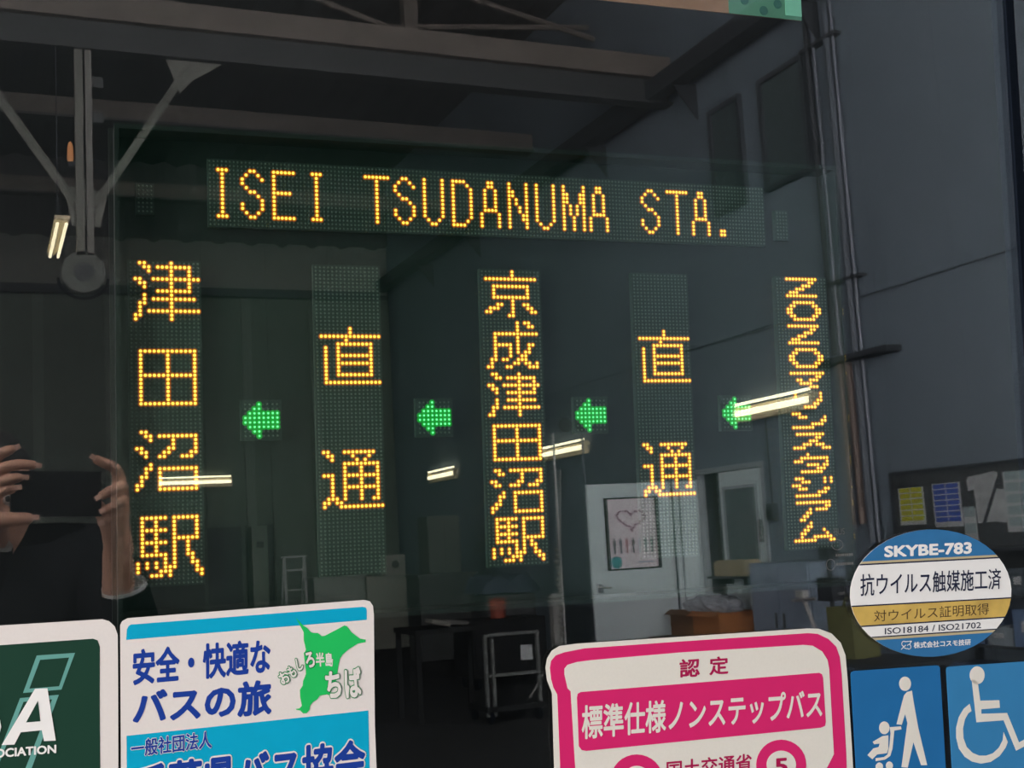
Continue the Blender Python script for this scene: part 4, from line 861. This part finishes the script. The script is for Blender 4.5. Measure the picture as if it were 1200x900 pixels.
t = Thing('low_locker', 'low dark locker left of the tall cupboard', 'locker', (5.2, -14.6, 0))
t.part('body', MB().box(5.05, 5.80, -14.9, -14.4, 0, 1.06), mat('locker_dark', (0.035, 0.04, 0.042), 0.6)); t.part('worktop', MB().box(5.02, 5.83, -14.93, -14.36, 1.06, 1.09), steel_d)
t = Thing('counter', 'pale grey green counter against the far wall', 'counter', (5.0, -17, 0))
pc = mat('counter_grey', (0.17, 0.20, 0.18), 0.6)
t.part('body', MB().box(4.32, 5.08, -17.4, -17.0, 0, 1.06), pc); t.part('worktop', MB().box(4.30, 5.10, -17.42, -16.97, 1.06, 1.10), pc)
for z in (0.1, 0.42, 0.74): t.part('drawer', MB().box(4.36, 5.04, -17.0, -16.98, z, z+.28), mat('drawer_grey', (0.20, 0.23, 0.21), 0.6))
t = Thing('counter', 'paler counter section right of the grey green one', 'counter', (5.4, -17, 0))
p2 = mat('counter_pale', (0.22, 0.23, 0.20), 0.6)
t.part('body', MB().box(5.11, 5.72, -17.4, -17.0, 0, 1.02), p2); t.part('worktop', MB().box(5.11, 5.74, -17.42, -16.97, 1.02, 1.06), p2)
t = Thing('instrument_box', 'pale instrument box standing on the paler counter', 'box', (5.58, -17.1, 1.06))
t.part('body', MB().box(5.42, 5.72, -17.3, -17.02, 1.06, 1.36), mat('instrument_grey', (0.26, 0.27, 0.24), 0.5)); t.part('dial', MB().lathe((5.57, -17.02, 1.22), [(0.06, 0), (0.05, 0.02)], 16, axis='y'), steel_d)
t = Thing('stepladder', 'pale aluminium stepladder in front of the far wall', 'ladder', (4.3, -18, 0))
al = mat('aluminium', (0.42, 0.44, 0.44), 0.35, metal=0.3)
for x in (4.14, 4.45):
    t.part('rail', MB().tube([(x, -17.9, 0), (x, -18.1, 1.42)], 0.022, 6), al); t.part('rear_leg', MB().tube([(x, -18.55, 0), (x, -18.12, 1.40)], 0.016, 6), al)
for z in (0.3, 0.6, 0.9, 1.2): t.part('step', MB().box(4.14, 4.45, -18.0-z*.07, -17.9-z*.07, z, z+.025), al)
t.part('top_plate', MB().box(4.12, 4.47, -18.22, -18.0, 1.40, 1.43), al)
link('door_3', MB().box(3.42, 4.0, YB-0.06, YB-0.03, 0, 1.98), steel_b, **S)
link('trim_3', MB().box(3.36, 3.42, YB, YB+0.03, 0, 2.02).box(4.0, 4.06, YB, YB+0.03, 0, 2.02).box(3.36, 4.06, YB, YB+0.03, 1.98, 2.03), wall_d, **S)
t = Thing('locker', 'tall greenish locker beside the dark far doorway', 'locker', (4.2, -20.4, 0))
t.part('body', MB().box(4.08, 4.34, -20.6, -20.2, 0, 1.97), mat('locker_green', (0.15, 0.19, 0.16), 0.6)); t.part('vent', MB().box(4.15, 4.27, -20.2, -20.19, 1.6, 1.7), steel_b)
for x, lab in ((5.27, 'thin white pole rising behind the open door, left one'), (5.60, 'thin grey pole rising behind the open door, right one')):
    t = Thing('paddle_pole', lab, 'pole', (x, -9.9, 0), group='poles behind the open door')
    xx = x + 0.0
    t.part('pole', MB().tube([(xx, -10.55, 0.0), (xx, -10.55, 2.52)], 0.012, 8), pale if x < 5.5 else pg)
    t.part('disc', MB().lathe((xx+(0.14 if x < 5.5 else 0.0), -10.54, 2.60), [(0.075, 0), (0.075, 0.012)], 20, axis='y'), steel_b)
t = Thing('work_trolley', 'dark low trolley with pale papers, between the two sticker groups', 'trolley', (3.4, -9.2, 0))
t.part('deck', MB().box(3.15, 3.85, -9.5, -8.9, 0.72, 0.76), mat('cart_black', (0.01, 0.011, 0.012), 0.8))
for x in (3.18, 3.82):
    for y in (-9.46, -8.94): t.part('leg', MB().box(x-.02, x+.02, y-.02, y+.02, 0, 0.72), mat('cart_black', (0.01, 0.011, 0.012), 0.8))
one('rag', MB().obox((3.42, -9.1, 0.80), Vector((.08, 0, -.02)), Vector((0, .10, 0)), Vector((.006, 0, .02))), mat('rag_pale', (0.12, 0.12, 0.11), 0.9), 'pale folded rag lying on the low trolley', 'rag', (3.42, -9.1, 0.78))
one('rag', MB().obox((3.60, -9.2, 0.785), Vector((.10, 0, -.015)), Vector((0, .08, 0)), Vector((.004, 0, .02))), mat('rag_grey', (0.06, 0.06, 0.058), 0.9), 'darker folded rag beside the pale one on the low trolley', 'rag', (3.6, -9.2, 0.765))

# ---------------------------------------------------------------- the photographer, mirrored at the left edge of the glass
skin_m = mat('skin', (0.50, 0.27, 0.19), 0.5, var=0.08, scale=40)
hair_m = mat('black_hair', (0.010, 0.009, 0.009), 0.55, var=0.3, scale=80)
jack_m = mat('dark_jacket', (0.006, 0.007, 0.009), 0.9, var=0.25, scale=25, spec=0.1)
shirt_m = mat('white_cuff', (0.62, 0.64, 0.66), 0.7)
trou_m = mat('dark_trousers', (0.02, 0.02, 0.024), 0.8)
shoe_m = mat('black_shoe', (0.012, 0.012, 0.012), 0.4)
def skinned(name, verts, edges, radii, m, parent, origin, root=0, sub=2, **props):
    o_ = Vector(origin)
    me = bpy.data.meshes.new(name); me.from_pydata([tuple(Vector(v)-o_) for v in verts], edges, [])
    ob = bpy.data.objects.new(name, me); COL.objects.link(ob); ob.parent = parent
    md = ob.modifiers.new('skin', 'SKIN'); md.use_smooth_shade = True
    if not me.skin_vertices: me.attributes.new('tmp', 'FLOAT', 'POINT')
    if me.skin_vertices:
        sv = me.skin_vertices[0].data
    else:
        bm = bmesh.new(); bm.from_mesh(me); bm.verts.layers.skin.verify(); bm.to_mesh(me); bm.free(); sv = me.skin_vertices[0].data
    for i, r in enumerate(radii):
        sv[i].radius = (r, r) if not isinstance(r, tuple) else r
        sv[i].use_root = (i == root)
    ss = ob.modifiers.new('sub', 'SUBSURF'); ss.levels = sub; ss.render_levels = sub
    ob.data.materials.append(m)
    for k, v in props.items(): ob[k] = v
    return ob
PX, PY = -0.125, -1.46                       # head centre in plan
per = Thing('person', 'person in a dark jacket with white cuffs photographing with a phone held in both hands', 'person', (PX, PY-0.05, 0))
po0 = per.loc
# body: pelvis, spine, neck, arms to the wrists, legs
ZS = 1.36
RW, LW = Vector((0.080, -1.19, 1.425)), Vector((-0.122, -1.19, 1.490))   # wrists
V = [(PX, PY-.08, 0.90), (PX, PY-.08, 1.06), (PX, PY-.09, 1.22), (PX, PY-.08, 1.40), (PX, PY-.05, 1.45),
     (PX+.20, PY-.05, 1.445), (PX+.28, PY+.14, 1.12), (RW.x+.006, RW.y-.02, RW.z-.055),
     (PX-.19, PY-.05, 1.44), (PX-.12, PY+.16, 1.15), (LW.x-.004, LW.y-.02, LW.z-.035),
     (PX+.10, PY-.08, 0.84), (PX+.11, PY-.05, 0.47), (PX+.12, PY-.09, 0.09),
     (PX-.10, PY-.08, 0.84), (PX-.11, PY-.05, 0.47), (PX-.12, PY-.09, 0.09)]
E_ = [(0,1),(1,2),(2,3),(3,4),(3,5),(5,6),(6,7),(3,8),(8,9),(9,10),(0,11),(11,12),(12,13),(0,14),(14,15),(15,16)]
Rr = [(.16,.12),(.155,.115),(.17,.12),(.16,.11),(.075,.070),(.088,.085),(.056,.056),(.043,.043),(.075,.075),(.056,.056),(.043,.043),(.095,.095),(.065,.065),(.045,.045),(.095,.095),(.065,.065),(.045,.045)]
skinned('body', V, E_, Rr, jack_m, per.o, po0, label='dark jacket and trousers')
for s in (-1, 1):
    skinned('shoe', [(PX+s*.12, PY-.11, 0.05), (PX+s*.125, PY-.02, 0.045), (PX+s*.13, PY+.11, 0.035)], [(0,1),(1,2)], [.045,.042,.035], shoe_m, per.o, po0, sub=1)
# neck and head in one surface
hb = bmesh.new(); bmesh.ops.create_uvsphere(hb, u_segments=40, v_segments=28, radius=1.0)
HC_ = Vector((PX, PY+.04, 1.555))
for v in hb.verts:
    x, y, z = v.co
    wx = 0.078*(1 - 0.22*max(0, -z)**1.5); X = x*wx; Y = y*0.098; Z = z*0.122
    if y > 0:
        Y *= 1 - 0.10*(1-abs(z))
        nose = math.exp(-(x/0.16)**2 - ((z+0.18)/0.20)**2)*0.026 if y > 0.5 else 0
        brow = math.exp(-((z-0.12)/0.10)**2)*0.006*(abs(x) < .7)
        eye = -(math.exp(-((abs(x)-.40)/0.16)**2 - ((z+0.02)/0.10)**2))*0.012 if y > 0.4 else 0
        lip = math.exp(-(x/0.28)**2 - ((z+0.52)/0.06)**2)*0.007 - math.exp(-(x/0.3)**2 - ((z+0.585)/0.025)**2)*0.005 + math.exp(-(x/0.25)**2 - ((z+0.64)/0.06)**2)*0.006 if y > 0.3 else 0
        chin = math.exp(-(x/0.3)**2 - ((z+0.86)/0.12)**2)*0.014 if y > 0 else 0
        Y += nose + brow + eye + lip + chin
    if z < -0.75 and y < 0.2: Z -= 0.015*(-z-0.75)/0.25; 
    v.co = HC_ + Vector((X, Y, Z)) - po0
me = bpy.data.meshes.new('head'); hb.to_mesh(me); hb.free(); me.polygons.foreach_set('use_smooth', [True]*len(me.polygons)); me.materials.append(skin_m)
ho = bpy.data.objects.new('head', me); COL.objects.link(ho); ho.parent = per.o; ho['label'] = 'face turned to the phone'
skinned('neck', [(PX, PY-.01, 1.475), (PX, PY+.01, 1.52)], [(0,1)], [.058,.050], skin_m, per.o, po0, sub=1)
for s in (-1, 1):
    c = HC_ + Vector((s*0.031, 0.076, -0.002))
    per.part('eye', MB().lathe(c, [(0.001,-.012),(0.009,-.008),(0.0125,0),(0.009,.008),(0.001,.012)], 16, axis='y'), [mat('eye_white', (0.5,0.48,0.46), 0.3), hair_m], smooth=True)
    per.part('iris', MB().lathe(c+Vector((0,.0115,0)), [(0.0055,0),(0.004,.002)], 12, axis='y'), hair_m)
    per.part('eyebrow', MB().tube([c+Vector((-s*.016,.012,.020)), c+Vector((0,.015,.024)), c+Vector((s*.018,.006,.019))], 0.0032, 6), hair_m)
    e = HC_ + Vector((s*0.078, -0.004, -0.012))
    per.part('ear', MB().lathe(e, [(0.006,-.006),(0.020,-.003),(0.026,.002),(0.020,.006)], 14, axis='x'), skin_m, smooth=True)
# hair: cap over skull
hc = bmesh.new(); bmesh.ops.create_uvsphere(hc, u_segments=36, v_segments=24, radius=1.0)
kill = []
for v in hc.verts:
    x, y, z = v.co
    lim = 0.42 if y > 0.35 else (0.42 - (0.35-y)*1.0)
    if z < max(-0.55, lim): kill.append(v)
    n_ = 1 + 0.012*math.sin(x*40+z*13) + 0.010*math.sin(y*33)
    v.co = HC_ + Vector((x*0.087*n_, y*0.107*n_-0.004, z*0.134*n_+0.002)) - po0
bmesh.ops.delete(hc, geom=kill, context='VERTS')
me = bpy.data.meshes.new('hair'); hc.to_mesh(me); hc.free(); me.polygons.foreach_set('use_smooth', [True]*len(me.polygons)); me.materials.append(hair_m)
ho = bpy.data.objects.new('hair', me); COL.objects.link(ho); ho.parent = per.o; ho['label'] = 'short black hair'
sd = ho.modifiers.new('thick', 'SOLIDIFY'); sd.thickness = 0.012; sd.offset = -1
# cuffs
for w, el, back in ((RW, Vector(V[6]), .045), (LW, Vector(V[9]), .018)):
    d = (w-el).normalized()
    a = w - d*back
    per.part('cuff', MB().tube([a-d*0.06, a-d*0.006, a], [0.046, 0.0425, 0.041], 20, cap=False), jack_m, smooth=True)
    per.part('shirt_cuff', MB().tube([a-d*0.02, a+d*0.006], [0.0395, 0.0385], 20, cap=False), shirt_m, smooth=True, label='white shirt cuff')
# hands: fingers are chains rooted in the palm, given in the phone's own frame (right, up, back from its lens)
CF = BUS @ CAMB
def cp(x, y, z=0.0):
    return CF @ Vector((x, y, z))
def hand(name, wrist, kn, fingers, thumb, back=0.75):
    """kn: four knuckle points index..little; fingers: lists of points from each knuckle; thumb: points"""
    w = Vector(wrist); mid = (Vector(kn[1]) + Vector(kn[2]))/2
    heel = w.lerp(mid, 0.30)
    V = [w - (mid-w)*back, w, heel]; E = [(0,1),(1,2)]; R = [.030, .028, .028]
    for k in range(4):
        b = len(V); kv = Vector(kn[k]); V += [heel.lerp(kv, .55), kv]; E += [(2,b),(b,b+1)]; R += [.0165, .0120]
        pts = fingers[k]; fr = (.0100, .0092, .0078)
        for j, p in enumerate(pts): V.append(Vector(p)); E.append((len(V)-2, len(V)-1)); R.append(fr[j])
    b = len(V); pts = [Vector(p) for p in thumb]
    V.append(w.lerp(pts[0], .5)); E.append((1, b)); R.append(.020)
    for j, p in enumerate(pts): V.append(p); E.append((len(V)-2, len(V)-1)); R.append((.0165, .0125, .0100)[j])
    h = skinned(name, V, E, R, skin_m, per.o, po0, root=1, sub=2)
    for q, pr in [(f[-1], f[-2]) for f in fingers] + [(thumb[-1], thumb[-2])]:
        q, pr = Vector(q), Vector(pr); d = (q-pr).normalized()
        n_ = (EYE + Vector((0, 0.6, 0)) - q).normalized()
        s_ = d.cross(n_).normalized()
        link('nail', MB().obox(q + n_*0.0078 + d*0.001, d*0.0055, s_*0.0042, n_*0.0007), mat('nail', (0.58, 0.36, 0.29), 0.35), h, po0)
    return h
hand('right_hand', RW,
     [cp(.083, .030, .010), cp(.090, .012, .016), cp(.090, -.008, .022), cp(.086, -.026, .028)],
     [[cp(.068, .044, .004), cp(.052, .046, .000), cp(.036, .056, .002)],
      [cp(.078, .006, -.006), cp(.058, -.002, -.012), cp(.040, -.012, -.010)],
      [cp(.080, -.018, -.004), cp(.064, -.028, -.010), cp(.048, -.034, -.008)],
      [cp(.076, -.040, .004), cp(.062, -.050, .000), cp(.050, -.054, .004)]],
     [cp(.074, -.060, .030), cp(.060, -.030, .034), cp(.044, -.010, .030)])
hand('left_hand', LW,
     [cp(-.128, .040, .012), cp(-.132, .022, .016), cp(-.134, .004, .022), cp(-.132, -.014, .028)],
     [[cp(-.118, .058, .004), cp(-.104, .064, .000), cp(-.092, .070, .000)],
      [cp(-.108, .038, -.006), cp(-.086, .042, -.010), cp(-.060, .040, -.008)],
      [cp(-.112, .014, -.006), cp(-.096, .020, -.012), cp(-.082, .020, -.012)],
      [cp(-.116, -.002, .000), cp(-.102, .002, -.008), cp(-.092, .004, -.008)]],
     [cp(-.122, -.044, .022), cp(-.094, -.046, .006), cp(-.062, -.044, .000)], 0.3)
# the phone, square to the lens axis, just behind the viewpoint
ph = Thing('phone', 'black phone held level in both hands of the photographer', 'phone', cp(-.02, -.01, .012), None)
def cbox(x0, x1, y0, y1, z0, z1): 
    m = MB().box(x0, x1, y0, y1, z0, z1); m.v = [tuple(CF @ Vector(v)) for v in m.v]; return m
ph.part('body', cbox(-.095, .052, -.042, .033, .010, .018), mat('phone_black', (0.008, 0.009, 0.011), 0.3))
ph.part('screen', cbox(-.092, .049, -.039, .030, .018, .0186), mat('phone_screen', (0.01, 0.012, 0.016), 0.15))
lr = MB().lathe((0, 0, 0), [(0.0065, .010), (0.0065, .0085), (0.005, .0085)], 16); lr.v = [tuple(CF @ Vector((v[0], v[1], v[2]))) for v in lr.v]
ph.part('lens_ring', lr, mat('phone_black', (0.008, 0.009, 0.011), 0.3))
